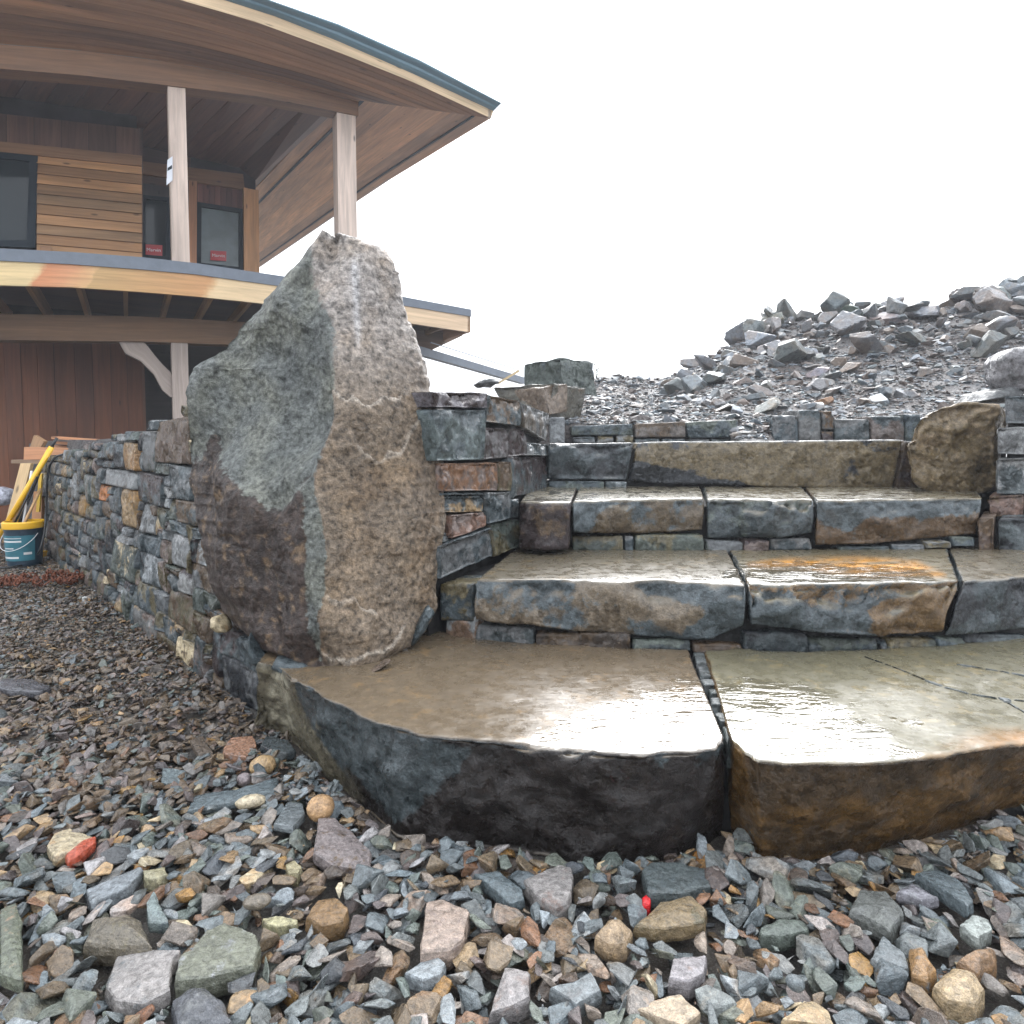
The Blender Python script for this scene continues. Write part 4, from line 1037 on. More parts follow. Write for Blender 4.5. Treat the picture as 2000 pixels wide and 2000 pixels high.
# ================================================================== LOOSE GRAVEL
def hull_stone(seed, bev=True):
    r = random.Random(seed); bm = bmesh.new()
    e = (1, r.uniform(.5, .9), r.uniform(.14, .40))
    for k in range(r.choice([9, 10, 12, 14])):
        v = Vector([r.gauss(0, 1) for _ in range(3)]).normalized() * r.uniform(.8, 1.05)
        bm.verts.new((v.x * e[0], v.y * e[1], v.z * e[2]))
    res = bmesh.ops.convex_hull(bm, input=bm.verts[:])
    bmesh.ops.delete(bm, geom=list({g for g in res['geom_interior'] + res['geom_unused'] if isinstance(g, bmesh.types.BMVert)}), context='VERTS')
    if bev:
        bmesh.ops.dissolve_limit(bm, angle_limit=.25, verts=bm.verts[:], edges=bm.edges[:])
        bmesh.ops.bevel(bm, geom=bm.edges[:], offset=.05, segments=1, profile=.5, affect='EDGES')
    bmesh.ops.triangulate(bm, faces=bm.faces[:])
    bm.verts.index_update()
    V = np.array([v.co[:] for v in bm.verts]); Fc = np.array([[v.index for v in f.verts] for f in bm.faces]); bm.free()
    V -= V.mean(0); V /= np.abs(V[:, :2]).max(); return V, Fc
MIDS = [hull_stone(s) for s in range(36)]; LOWS = [hull_stone(100 + s, False) for s in range(36)]
protoG = []
for s in range(34):
    r = random.Random(s + 50)
    P, Fc = rock(1200 + s, 4, r.choice([2, 3, 4, 6]), (1, r.uniform(.5, .9), r.uniform(.2, .5)), .028, 70, plate=True)
    me = mesh_from('stone', P, Fc, M_loose, False)
    ex = np.abs(P).max(0); protoG.append((me, ex))
GB = (.088, .101, .104); GG = (.085, .099, .085); GW = (.165, .176, .178); GP = (.080, .064, .060); GBR = (.115, .082, .050); GPK = (.165, .138, .115); GL = (.22, .20, .19)
gpal_f = [(GB, 10), (GG, 7), ((.10, .115, .118), 7), (GW, 5), (GP, 5), (GBR, 9), (GPK, 4), (GL, 2.5), ((.07, .052, .04), 4), (RUST, 2.5), (OCHRE, 1.2), (TAN, 1.5), (CREAM, .8), ((.045, .05, .055), 2)]
gpal_l = [((.085, .058, .034), 9), ((.11, .078, .050), 9), (OCHRE, .6), (RUST, 1), (GP, 4), (GB, 3), (GG, 2), (PINK, 3), (TAN, 1), ((.12, .105, .092), 4), ((.05, .038, .03), 3)]
def pick(p, r):
    s = r.uniform(0, sum(w for _, w in p))
    for c, w in p:
        s -= w
        if s <= 0: return c
    return p[-1][0]
# height raster for piling
RES = .006; X0, X1, YA, YB = -5.6, 2.2, .75, 7.6
HX, HY = int((X1 - X0) / RES), int((YB - YA) / RES)
gx, gy = np.meshgrid(X0 + (np.arange(HX) + .5) * RES, YA + (np.arange(HY) + .5) * RES, indexing='ij')
H = np.empty((HX, HY), np.float32); H[:] = ground_z(gx.ravel(), gy.ravel()).reshape(HX, HY)
reg = inpoly(gx.ravel(), gy.ravel(), REG).reshape(HX, HY)
del gx, gy
def drop(x, y, rx, rz, sink, lim=.085):
    i, j = int((x - X0) / RES), int((y - YA) / RES); k = max(1, int(rx * .8 / RES))
    if i - k < 0 or j - k < 0 or i + k + 1 >= HX or j + k + 1 >= HY: return None
    if not reg[i, j]: return None
    sub = H[i - k:i + k + 1, j - k:j + k + 1]
    z = float(np.percentile(sub, 62)) if k > 1 else float(sub.max())
    if z > lim: return None
    a = np.arange(-k, k + 1) / (k + .5); rr2 = a[:, None] ** 2 + a[None, :] ** 2
    topz_ = z + rz * (1 - sink) * np.where(rr2 < 1, np.sqrt(np.maximum(0, 1 - rr2)), -9)
    np.maximum(sub, topz_, out=sub)
    return z + rz * (.5 - sink)
def clear_ok(x, y, r):
    i, j = int((x - X0) / RES), int((y - YA) / RES); k = int(r / RES)
    for a, b_ in ((0, 0), (k, 0), (-k, 0), (0, k), (0, -k)):
        ii, jj = i + a, j + b_
        if ii < 0 or jj < 0 or ii >= HX or jj >= HY or not reg[ii, jj]: return False
    return True
# ---- traced, recognisable stones on top of the gravel
def shard(poly, z, th, ca, cb, seed, label, name='stone', tiltx=0., tilty=0., mk=.35, cat='stone', mat=None, seg=40, chip=.004, dome=.0):
    z = z * .62 + .006
    C = np.array([PZ(x, y, z) for x, y in poly]); c = C.mean(0)
    C2 = np.vstack([C, C[:1]]); s = np.concatenate([[0], np.cumsum(np.linalg.norm(np.diff(C2, axis=0), axis=1))]); t = np.linspace(0, s[-1], seg, endpoint=False)
    ring = np.stack([np.interp(t, s, C2[:, k]) for k in range(3)], 1)
    lev = [(.0, 0), (.3, 0), (.6, 0), (.85, 0), (.95, 0), (1.0, .08), (1.035, .4), (1.03, .75), (.95, 1), (.4, 1), (0., 1)]
    V = []
    for sc, dz in lev:
        p = c + (ring - c) * max(sc, .001); hd = dome * (1 - sc * sc) if dz < .1 else 0
        p[:, 2] = z + hd - th * dz; V.append(p)
    V = np.vstack(V); i = np.arange(seg); j = (i + 1) % seg
    Q = np.vstack([np.stack([k * seg + i, (k + 1) * seg + i, (k + 1) * seg + j, k * seg + j], 1) for k in range(len(lev) - 1)])
    N = normals(V, Q)
    if N[seg * 2:seg * 3, 2].mean() < 0: N = -N; Q = Q[:, ::-1]
    o = seed * 1.9
    V = V + N * (chip * (.4 - scallop(V / .035 + o)) + chip * .6 * fbm(V / .03 + o, 4))[:, None]
    V[:, 2] += (V[:, 0] - c[0]) * tiltx + (V[:, 1] - c[1]) * tilty
    me = mesh_from(name, V, Q, mat or M_gravel, False); rock_attrs(me, ca, cb, mk); loc = recentre(me); ob = link(name, me); ob.location = loc
    tag(ob, label, cat)
    # leave room for it in the raster
    for px_, py_ in zip(V[:seg * 6:3, 0], V[:seg * 6:3, 1]):
        ii, jj = int((px_ - X0) / RES), int((py_ - YA) / RES)
        if 2 < ii < HX - 3 and 2 < jj < HY - 3: H[ii - 1:ii + 2, jj - 1:jj + 2] = np.maximum(H[ii - 1:ii + 2, jj - 1:jj + 2], .09)
    return ob
SLATE = (.085, .105, .112)
HS = [
 ([(367, 1578), (378, 1545), (460, 1540), (541, 1522), (540, 1552), (450, 1568)], .055, .018, SLATE, BLUE, 'long straight blue grey slate strip lying flat on the gravel'),
 ([(622, 1602), (652, 1598), (690, 1625), (726, 1660), (724, 1686), (700, 1692), (650, 1690), (612, 1668)], .06, .035, (.16, .135, .13), BROWN, 'pinkish grey angular slab leaning near the foot of the dark slab'),
 ([(228, 1856), (300, 1852), (355, 1858), (335, 1880), (332, 1940), (280, 1962), (226, 1950), (206, 1918)], .06, .035, (.21, .195, .185), GREY, 'large pale cracked slab in the left foreground'),
 ([(372, 1860), (400, 1815), (440, 1795), (500, 1815), (508, 1838), (495, 1880), (400, 1912), (340, 1920), (352, 1868)], .075, .05, (.12, .125, .095), PALE, 'large olive grey slab resting on the pale cracked slab'),
 ([(91, 1655), (105, 1625), (135, 1612), (180, 1628), (160, 1655), (105, 1680)], .055, .03, (.36, .30, .20), TAN, 'cream flat stone beside the red brick shard'),
 ([(128, 1668), (160, 1640), (186, 1633), (186, 1645), (150, 1675), (132, 1686)], .062, .008, (.34, .065, .032), (.25, .06, .035), 'bright red brick shard on the left foreground gravel'),
 ([(165, 1735), (275, 1692), (280, 1700), (250, 1735), (180, 1765)], .06, .03, (.15, .165, .175), GREY, 'ridged blue grey slab below the red brick shard'),
 ([(278, 1700), (300, 1695), (322, 1688), (328, 1708), (300, 1722), (280, 1716)], .06, .03, (  .24, .22, .14), OLIVE, 'pale yellow lump of stone right of the ridged slab'),
 ([(513, 1795), (540, 1788), (583, 1792), (580, 1803), (545, 1810), (516, 1805)], .055, .022, (.27, .25, .15), OLIVE, 'flat lemon yellow stone in the left centre foreground'),
 ([(558, 1688), (575, 1677), (590, 1692), (582, 1708), (562, 1706)], .06, .03, (.26, .23, .14), OLIVE, 'small upright yellow stone below the pinkish grey slab'),
 ([(597, 1790), (620, 1752), (655, 1748), (682, 1775), (672, 1800), (625, 1810)], .07, .04, (.17, .105, .05), BROWN, 'chunky ochre stone in the centre left foreground'),
 ([(0, 1770), (30, 1755), (42, 1790), (44, 1920), (0, 1905)], .085, .03, (.10, .11, .08), (.17, .12, .08), 'tall dark edged slab cut by the left edge of the picture'),
 ([(165, 1845), (180, 1795), (250, 1783), (275, 1800), (300, 1850), (230, 1852)], .07, .045, (.10, .085, .062), OLIVE, 'domed brown stone above the pale cracked slab'),
 ([(335, 1960), (370, 1930), (400, 1928), (440, 1965), (455, 2000), (345, 2010)], .07, .05, (.06, .063, .07), GREY, 'dark speckled granite cobble at the bottom edge'),
 ([(285, 1765), (300, 1740), (325, 1790), (330, 1800), (290, 1802)], .07, .02, (.14, .17, .165), BLUE, 'upright triangular blue grey splinter in the left foreground'),
 ([(1085, 1690), (1150, 1685), (1110, 1770), (1070, 1775), (1040, 1735)], .0, .0, None, None, None),
 ([(1023, 1718), (1090, 1682), (1118, 1688), (1120, 1720), (1110, 1765), (1085, 1778), (1050, 1755)], .07, .045, (.20, .185, .175), PINK, 'pale pinkish pointed slab below the middle of the dark slab'),
 ([(926, 1705), (975, 1700), (1020, 1735), (1025, 1755), (995, 1765), (950, 1725)], .06, .025, SLATE, BLUE, 'smooth blue grey flake left of the pale pinkish slab'),
 ([(1255, 1700), (1270, 1685), (1320, 1680), (1385, 1690), (1388, 1725), (1330, 1745), (1265, 1748)], .06, .045, (.065, .078, .078), BLUE, 'broad dark wet stone touching the gap between the lowest slabs'),
 ([(1254, 1755), (1262, 1747), (1271, 1755), (1268, 1767), (1256, 1765)], .065, .006, (.5, .012, .016), (.4, .01, .014), 'small bright red scrap on the gravel'),
 ([(1240, 1800), (1290, 1760), (1350, 1750), (1380, 1780), (1375, 1805), (1300, 1812)], .075, .03, (.15, .11, .06), OLIVE, 'flat brown and ochre slab beside the small red scrap'),
 ([(822, 1865), (832, 1760), (862, 1750), (918, 1775), (905, 1835), (880, 1855)], .075, .05, (.24, .185, .15), PINK, 'tall pale pink block in the centre foreground'),
 ([(790, 1895), (845, 1852), (872, 1880), (858, 1910), (825, 1918)], .065, .03, (.19, .21, .22), PALE, 'pale blue white flat stone left of centre foreground'),
 ([(955, 1975), (985, 1885), (1035, 1900), (1035, 1950), (1000, 1965)], .07, .04, (.19, .175, .17), PINK, 'pale mauve slab at the centre of the bottom edge'),
 ([(1075, 1925), (1130, 1910), (1155, 1900), (1175, 1935), (1125, 1962), (1105, 1945)], .07, .03, (.14, .155, .16), GREY, 'light grey flake right of the mauve slab'),
 ([(1160, 1830), (1185, 1800), (1215, 1798), (1235, 1818), (1225, 1845), (1190, 1848)], .065, .035, (.25, .18, .11), TAN, 'rounded sandy stone in the centre right foreground'),
 ([(1245, 1965), (1300, 1940), (1330, 1935), (1366, 1980), (1335, 2010), (1290, 1990)], .07, .03, (.30, .24, .17), (.22, .14, .09), 'cream and orange flat stone at the bottom edge right of centre'),
 ([(1660, 1775), (1680, 1735), (1730, 1740), (1765, 1780), (1740, 1822), (1690, 1790)], .07, .035, (.095, .10, .092), GREY, 'smooth dark scalloped stone in the right foreground'),
 ([(1788, 1700), (1830, 1685), (1880, 1715), (1902, 1765), (1890, 1780), (1840, 1740)], .08, .03, SLATE, BLUE, 'long blue grey flake with fine ridges below the rusty slab'),
 ([(1752, 1740), (1780, 1722), (1835, 1755), (1800, 1760)], .07, .02, (.17, .165, .18), PALE, 'pale triangular shard beside the long ridged flake'),
 ([(1820, 1925), (1860, 1888), (1905, 1900), (1925, 1935), (1905, 1970), (1850, 1960)], .075, .05, (.28, .21, .125), TAN, 'big smooth sandy cobble in the lower right foreground'),
 ([(1525, 2005), (1560, 1960), (1590, 1948), (1620, 1970), (1632, 2005)], .08, .05, (.29, .22, .13), TAN, 'big yellow sandstone at the bottom edge right of centre'),
 ([(1875, 1810), (1900, 1782), (1930, 1790), (1940, 1815), (1910, 1840)], .07, .03, (.24, .26, .24), PALE, 'whitish angular stone in the right foreground'),
 ([(1775, 1855), (1800, 1850), (1830, 1900), (1815, 1920), (1780, 1905)], .07, .04, (.24, .14, .06), GREY, 'half orange half grey stone above the sandy cobble'),
 ([(1868, 1880), (1900, 1860), (1945, 1858), (1945, 1885), (1912, 1908)], .07, .035, (.17, .10, .05), BROWN, 'brown wedge shaped stone above the sandy cobble on the right'),
 ([(1700, 1870), (1725, 1825), (1770, 1865), (1775, 1890), (1730, 1890)], .07, .03, (.125, .14, .145), BLUE, 'squarish blue grey plate in the right foreground'),
 ([(1485, 1815), (1520, 1795), (1575, 1795), (1580, 1815), (1530, 1830), (1485, 1828)], .06, .03, (.085, .10, .085), GREEN, 'flat green grey plate in the right centre foreground'),
 ([(1305, 1910), (1315, 1865), (1380, 1862), (1375, 1905), (1345, 1920)], .07, .04, (.21, .195, .20), PINK, 'pale lilac lump in the right centre foreground'),
 ([(540, 1480), (560, 1472), (590, 1478), (600, 1500), (575, 1512), (545, 1500)], .0, .0, None, None, None),
 ([(372, 1445), (395, 1432), (422, 1478), (400, 1490), (385, 1470)], .045, .015, (.10, .078, .06), BROWN, 'flat brown rectangular stone near the end of the retaining wall'),
 ([(435, 1462), (450, 1440), (495, 1435), (502, 1455), (480, 1478), (440, 1472)], .05, .035, (.24, .13, .08), PINK, 'rusty pink angular stone near the corner of the lowest slab'),
 ([(508, 1455), (520, 1430), (560, 1440), (578, 1465), (545, 1480)], .05, .03, BLUE, DARK, 'dark blue grey stone against the corner of the lowest slab'),
 ([(535, 1615), (560, 1555), (592, 1560), (595, 1590), (572, 1625)], .06, .02, (.12, .135, .14), GREY, 'grey flake with a white fleck above the pinkish grey slab'),
 ([(315, 1530), (318, 1502), (362, 1502), (367, 1525), (345, 1535)], .04, .012, (.12, .145, .15), BLUE, 'small square blue grey plate above the slate strip'),
 ([(0, 1325), (60, 1322), (100, 1340), (80, 1352), (20, 1350), (0, 1345)], .04, .025, (.06, .06, .068), DARK, 'dark flat slate at the left edge of the gravel'),
 ([(160, 1166), (165, 1163), (171, 1165), (169, 1169), (162, 1169)], .03, .01, (.7, .7, .68), PALE, 'tiny white pebble on the gravel beside the retaining wall'),
]
for k, (pg, z, th, ca, cb, lab) in enumerate(HS):
    if ca is None: continue
    r = random.Random(k)
    shard(pg, z, max(th * .8, .016) + .008, ca, cb, 600 + k, lab, tiltx=r.uniform(-.12, .12), tilty=r.uniform(-.18, .02), dome=.022 if 'dom' in lab or 'cobble' in lab or 'rounded' in lab else r.uniform(.0, .008), chip=.0035)
# round pebbles
def pebble(px, py, z, r3, col, label, seed, rot=0.):
    V, Fc = ICO[4]; P = V * np.array(r3); P = P * (1 + .05 * fbm(V * 1.5 + seed, 3))[:, None]
    ca, sa = math.cos(rot), math.sin(rot); P = P @ np.array([[ca, sa, 0], [-sa, ca, 0], [0, 0, 1]])
    c = PZ(px, py, z); me = mesh_from('pebble', P + c, Fc, M_gravel, True); rock_attrs(me, col, tuple(x * .8 for x in col), .35)
    loc = recentre(me); o = link('pebble', me); o.location = loc; tag(o, label, 'pebble')
    ii, jj = int((c[0] - X0) / RES), int((c[1] - YA) / RES); k = int(max(r3[:2]) * .9 / RES); H[ii - k:ii + k, jj - k:jj + k] = .09
pebble(513, 1496, .05, (.038, .032, .03), (.33, .22, .11), 'round sandy cobble against the corner of the lowest slab', 1, .5)
pebble(626, 1578, .055, (.036, .034, .032), (.36, .22, .11), 'round orange tan cobble touching the pinkish grey slab', 2)
pebble(490, 1566, .035, (.04, .02, .018), (.42, .35, .24), 'cream egg shaped pebble under the slate strip', 3, .3)
pebble(477, 1522, .04, (.022, .018, .018), (.17, .14, .14), 'small mauve cobble left of the sandy cobble', 4)
pebble(502, 1761, .065, (.028, .017, .014), (.12, .10, .075), 'smooth brown oval pebble above the lemon yellow stone', 5, .2)
pebble(1553, 1920, .07, (.016, .013, .012), (.09, .105, .11), 'small smooth blue grey oval pebble in the right foreground', 6, -.6)

# ---- individual larger stones
R = random.Random(21)
BKH = []
cols_named = {GB: 'blue grey', GG: 'green grey', GW: 'pale blue grey', GP: 'dark purplish', GBR: 'brown', GPK: 'pinkish grey', GL: 'pale lilac', BLUE: 'blue grey', GREEN: 'green grey', PURP: 'dark purplish', BROWN: 'brown', RUST: 'rusty', OCHRE: 'ochre', TAN: 'tan', CREAM: 'cream', DARK: 'nearly black', PINK: 'pinkish grey'}
HEROP = []
for pg, z, th, ca, cb, lab in HS:
    if ca is None: continue
    c_ = np.mean([PZ(x, y, .03) for x, y in pg], 0); HEROP.append((c_[0], c_[1], lab))
def near_label(x, y, heroes, first, dirs=('left of', 'right of', 'behind', 'in front of'), used=set()):
    for k_, (hx, hy, lab) in enumerate(sorted(heroes, key=lambda h: (h[0] - x) ** 2 + (h[1] - y) ** 2)[:16]):
        dx, dy = x - hx, y - hy
        d_ = (dirs[1] if dx > 0 else dirs[0]) if abs(dx) > abs(dy) else (dirs[2] if dy > 0 else dirs[3])
        w = ' '.join(lab.split()[:7]); 
        while w.split()[-1] in ('the', 'of', 'in', 'on', 'a', 'and', 'with', 'by', 'at', 'from', 'near', 'beside', 'below', 'above', 'left', 'right', 'half', 'cut', 'lying', 'leaning', 'under', 'just', 'against'): w = ' '.join(w.split()[:-1])
        l = '%s %s the %s' % (first, d_, w); l = ' '.join(l.split()[:16])
        if l not in used: used.add(l); return l
        l = '%s somewhat %s the %s' % (first, d_, w); l = ' '.join(l.split()[:16])
        if l not in used: used.add(l); return l
        l = '%s farther %s the %s' % (first, d_, w); l = ' '.join(l.split()[:16])
        if l not in used: used.add(l); return l
    return l
tries = 0; cand = []
while len(cand) < 262 and tries < 30000:
    tries += 1
    y = R.uniform(.97, 1.75) if R.random() < .9 else R.uniform(1.75, 2.5); x = R.uniform(-.88, .9) * y
    front = y < 1.62
    if len(cand) < 80: rx = R.uniform(.038, .056)
    elif len(cand) < 170: rx = R.uniform(.031, .039)
    else: rx = R.uniform(.024, .032)
    if not front: rx *= .7
    if not clear_ok(x, y, rx * .5): continue
    i, j = int((x - X0) / RES), int((y - YA) / RES); k = int(rx * .7 / RES)
    if i - k < 0 or j - k < 0 or (H[i - k:i + k + 1, j - k:j + k + 1] > .06).mean() > .12: continue
    if any((x - a) ** 2 + (y - b_) ** 2 < ((rx + c_) * .56) ** 2 for a, b_, c_ in cand): continue
    cand.append((x, y, rx))
SZ = lambda rx: 'large' if rx > .038 else ('middling' if rx > .027 else 'small')
for x, y, rx in cand:
    me, ex = R.choice(protoG); front = y < 1.62
    i, j = int((x - X0) / RES), int((y - YA) / RES); k = max(1, int(rx * .5 / RES)); rz = rx * ex[2] / ex[0]
    o = link('stone', me); s = rx / ex[0]; zz_ = .014 + rz * .6 + R.uniform(0, .016)
    o.location = (x, y, zz_); o.scale = (s, s * R.uniform(.85, 1.15), s * R.uniform(.9, 1.35)); o.rotation_euler = (R.gauss(0, .34), R.gauss(0, .34), R.uniform(0, 6.28))
    a = np.arange(-k, k + 1) / (k + .5); rr2 = a[:, None] ** 2 + a[None, :] ** 2; sub = H[i - k:i + k + 1, j - k:j + k + 1]
    if sub.shape == rr2.shape: np.maximum(sub, np.where(rr2 < 1, zz_ + rz * .6 * np.sqrt(np.maximum(0, 1 - rr2)) + .006, -9), out=sub)
    base = pick(gpal_f if (front or x > -.2) else gpal_l, R); c = jit(base, R, .25); o.color = (*c, 1)
    lum = sum(base) / 3
    nm = cols_named.get(base, 'pale lilac grey' if base[0] >= base[2] and lum > .15 else ('light grey' if lum > .13 else ('mid grey' if base[0] < base[2] * 1.1 else 'brown')))
    tag(o, near_label(x, y, HEROP, '%s %s stone' % (SZ(rx), nm)), 'stone', 'loose angular stones lying in the foreground gravel')
# ---- the rest of the gravel, one mass
def scatter(name, n, yr, xr, sizes, protos, pal_fn, seed, mass, sink=.3, dens=None, tilt=.4, lim=.03):
    r = random.Random(seed); k = 0
    for t_ in range(n):
        y = yr[0] + (yr[1] - yr[0]) * (r.random() ** 1.0); x = r.uniform(xr[0], xr[1]) * y
        i, j = int((x - X0) / RES), int((y - YA) / RES)
        if i < 0 or j < 0 or i >= HX or j >= HY or not reg[i, j]: continue
        if dens and r.random() > dens(x, y): continue
        rx = r.choice(sizes) * (1 if y < 3 else y / 3)
        V, Fc = r.choice(protos); rz = rx * np.abs(V[:, 2]).max()
        z = drop(x, y, rx, rz * 1.5, sink, lim if y < 2.2 else .05)
        if z is None: continue
        e = Matrix.Rotation(r.uniform(0, 6.28), 3, 'Z') @ Matrix.Rotation(r.gauss(0, tilt), 3, 'X') @ Matrix.Rotation(r.gauss(0, tilt), 3, 'Y')
        P = (V * np.array([rx, rx * r.uniform(.7, 1.1), rx * r.uniform(.8, 1.4)])) @ np.array(e).T + np.array([x, y, z + rx * .08])
        c = jit(pick(pal_fn(x, y), r), r, .28)
        mass.append((P, Fc, c))
def flush(name, mass, label, mat):
    if not mass: return
    nv = np.cumsum([0] + [len(m_[0]) for m_ in mass]); V = np.vstack([m_[0] for m_ in mass]); Fc = np.vstack([m_[1] + nv[k] for k, m_ in enumerate(mass)])
    me = mesh_from(name, V, Fc, mat, False)
    C = np.vstack([np.tile(m_[2], (len(m_[0]), 1)) for m_ in mass]); rock_attrs(me, C, C * np.array([1.08, .93, .8]), .3)
    tag(link(name, me), label, None, None, 'stuff')
gp = lambda x, y: gpal_f if (y < 1.72 + .35 * (random.random() - .5) + .25 * math.sin(x * 7) or x > -.3) else gpal_l
random.seed(5)
mass = []
scatter('g', 16000, (.9, 1.8), (-.95, 1.0), [.019, .024, .030, .037], MIDS, gp, 1, mass, .4, lim=.036, tilt=.3)
scatter('g', 7000, (.9, 1.95), (-.95, 1.0), [.009, .012, .015], MIDS, gp, 11, mass, .35, lim=.030)
scatter('g', 22000, (.9, 2.0), (-.95, 1.0), [.004, .006, .008], LOWS, gp, 2, mass, .3, lim=.034)
scatter('g', 9000, (1.7, 3.2), (-.9, -.2), [.007, .009, .012, .016], LOWS, gp, 3, mass, .35)
scatter('g', 5000, (1.6, 4.2), (-.9, -.2), [.014, .018, .023, .030], MIDS, gp, 4, mass, .4, lim=.06)
scatter('g', 14000, (3.0, 6.0), (-.9, -.5), [.008, .010, .013], LOWS, gp, 5, mass, .35)
flush('gravel', mass, 'bed of loose wet crushed stone gravel', M_gravel)
# small rubble on the bank, one mass
mass = []; r = random.Random(9)
for k in range(19000):
    y = r.uniform(4.36, 7.8) if k > 1200 else (r.uniform(4.36, 4.6) if k > 500 else r.uniform(3.98, 4.6)); u = r.uniform(.02, .95) if k > 500 else r.uniform(.363, .412); x = u * y
    q_ = r.random(); lf_ = max(0, min(1, (y - 5) / 2.4)) * .6 + max(0, .5 - abs(u - .38)) * .9
    if q_ < .05 * lf_: rx = r.uniform(.05, .10)
    elif q_ < .13 + .12 * lf_: rx = r.uniform(.022, .05)
    else: rx = r.uniform(.008, .024)
    V, Fc = r.choice(LOWS)
    e = Matrix.Rotation(r.uniform(0, 6.28), 3, 'Z') @ Matrix.Rotation(r.gauss(0, .6), 3, 'X')
    mass.append(((V * np.array([rx, rx * .8, rx * r.uniform(.7, 1.5)])) @ np.array(e).T, Fc, jit(r.choice(bpal + [(.12, .10, .09)] * 3), r, .25), x, y))
zz = bank_z(np.array([m_[3] for m_ in mass]), np.array([m_[4] for m_ in mass]))
mass = [(m_[0] + np.array([m_[3], m_[4], z + .004]), m_[1], m_[2]) for m_, z in zip(mass, zz)]
flush('bank_rubble', mass, 'loose small rubble covering the bank', rock_mat('bank_chips', 1.0, rough=(.35, .6), bmp=.3, mottled=.2))

hb = [(x, y, l) for (_, _, _, _, l), (_, x, y, _, _) in zip(hero, BK[:len(hero)])]
for o, x, y, sz, c in BK[len(hero):]:
    lum = sum(c) / 3; nm = 'pale' if lum > .155 else ('dark' if lum < .105 else ('brownish' if c[0] > c[2] * 1.1 else 'grey'))
    o['label'] = near_label(x, y, hb, '%s %s rock' % ('large' if sz > .17 else ('middling' if sz > .09 else 'small'), nm))

# ================================================================== HOUSE
DZ = 2.90
pL = PZ(0, 485, DZ); pR = PZ(919, 604, DZ)
aH = (pR - pL); aH[2] = 0; aH /= np.linalg.norm(aH); bH = np.array([-aH[1], aH[0], 0.])      # a: along the front to the right, b: back into the house
def PF(px, py, off=0.): return PP(px, py, pL + bH * off, bH)
def PSd(px, py, p0): return PP(px, py, p0, aH)
house = thing('house', 'timber house under construction with a wide eave, cedar soffits and a raised deck', 'house', tuple(PF(300, 900, 3)))
WOOD = (.28, .145, .068); WOODL = (.40, .21, .10); WOODD = (.085, .042, .026); POSTC = (.54, .43, .36); FASC = (.62, .40, .17)
def hexmesh(name, q, ext, mat):
    """q: four corners (TL, TR, BR, BL), extruded by vector ext"""
    q = np.array(q, float); V = np.vstack([q, q + ext])
    fs = np.array([[0, 3, 2, 1], [4, 5, 6, 7], [0, 1, 5, 4], [1, 2, 6, 5], [2, 3, 7, 6], [3, 0, 4, 7]])
    me = mesh_from(name, V, fs, mat)
    l = np.linalg.norm(q[1] - q[0]); w = np.linalg.norm(q[3] - q[0])
    if l >= w: g = [(0, 0, 0), (l, 0, 0), (l, w, 0), (0, w, 0)]
    else: g = [(0, 0, 0), (0, l, 0), (w, l, 0), (w, 0, 0)]
    g = np.array(g, float); e = np.linalg.norm(ext); attr(me, 'gr', np.vstack([g, g + np.array([0, e, e])]), 'FLOAT_VECTOR')
    return me
def board(name, q, ext, col, root=None, mat=None):
    o = part(name, hexmesh(name, q, np.asarray(ext, float), mat or M_wood), house if root is None else root); o.color = (*col, 1); return o
def strip_part(name, top, bot, ext, col, root=None, mat=None):
    """long board following two photo-traced 3D polylines (top and bottom edges)"""
    T = np.array(top); B = np.array(bot); n = len(T); ext = np.asarray(ext, float)
    V = np.vstack([T, B, T + ext, B + ext]); f = []
    for i in range(n - 1):
        f += [[i, n + i, n + i + 1, i + 1], [2 * n + i, 2 * n + i + 1, 3 * n + i + 1, 3 * n + i], [i, i + 1, 2 * n + i + 1, 2 * n + i], [n + i, 3 * n + i, 3 * n + i + 1, n + i + 1]]
    f += [[0, 2 * n, 3 * n, n], [n - 1, 2 * n - 1, 4 * n - 1, 3 * n - 1]]
    me = mesh_from(name, V, np.array(f), mat or M_wood)
    s = np.concatenate([[0], np.cumsum(np.linalg.norm(np.diff(T, axis=0), axis=1))]); w = np.linalg.norm(T[0] - B[0]); e = np.linalg.norm(ext)
    g = np.vstack([np.c_[s, s * 0, s * 0], np.c_[s, s * 0 + w, s * 0], np.c_[s, s * 0 + e, s * 0 + e], np.c_[s, s * 0 + w + e, s * 0 + e]])
    attr(me, 'gr', g, 'FLOAT_VECTOR'); o = part(name, me, house if root is None else root); o.color = (*col, 1); return o
def samp(C, n):
    return crv(C, np.linspace(0, 1, n))
M_gut = plain('blue_grey_metal', (.11, .20, .25), .35, 0, 0, 8, .06)
M_flash = plain('grey_flashing', (.115, .135, .165), .45, 0, .1, 12, .1)
M_black = plain('dark_frame', (.010, .018, .026), .7, 0, 0, 8, .05, .2)
def vary(poly, fn): return [fn(x, y) for x, y in poly]
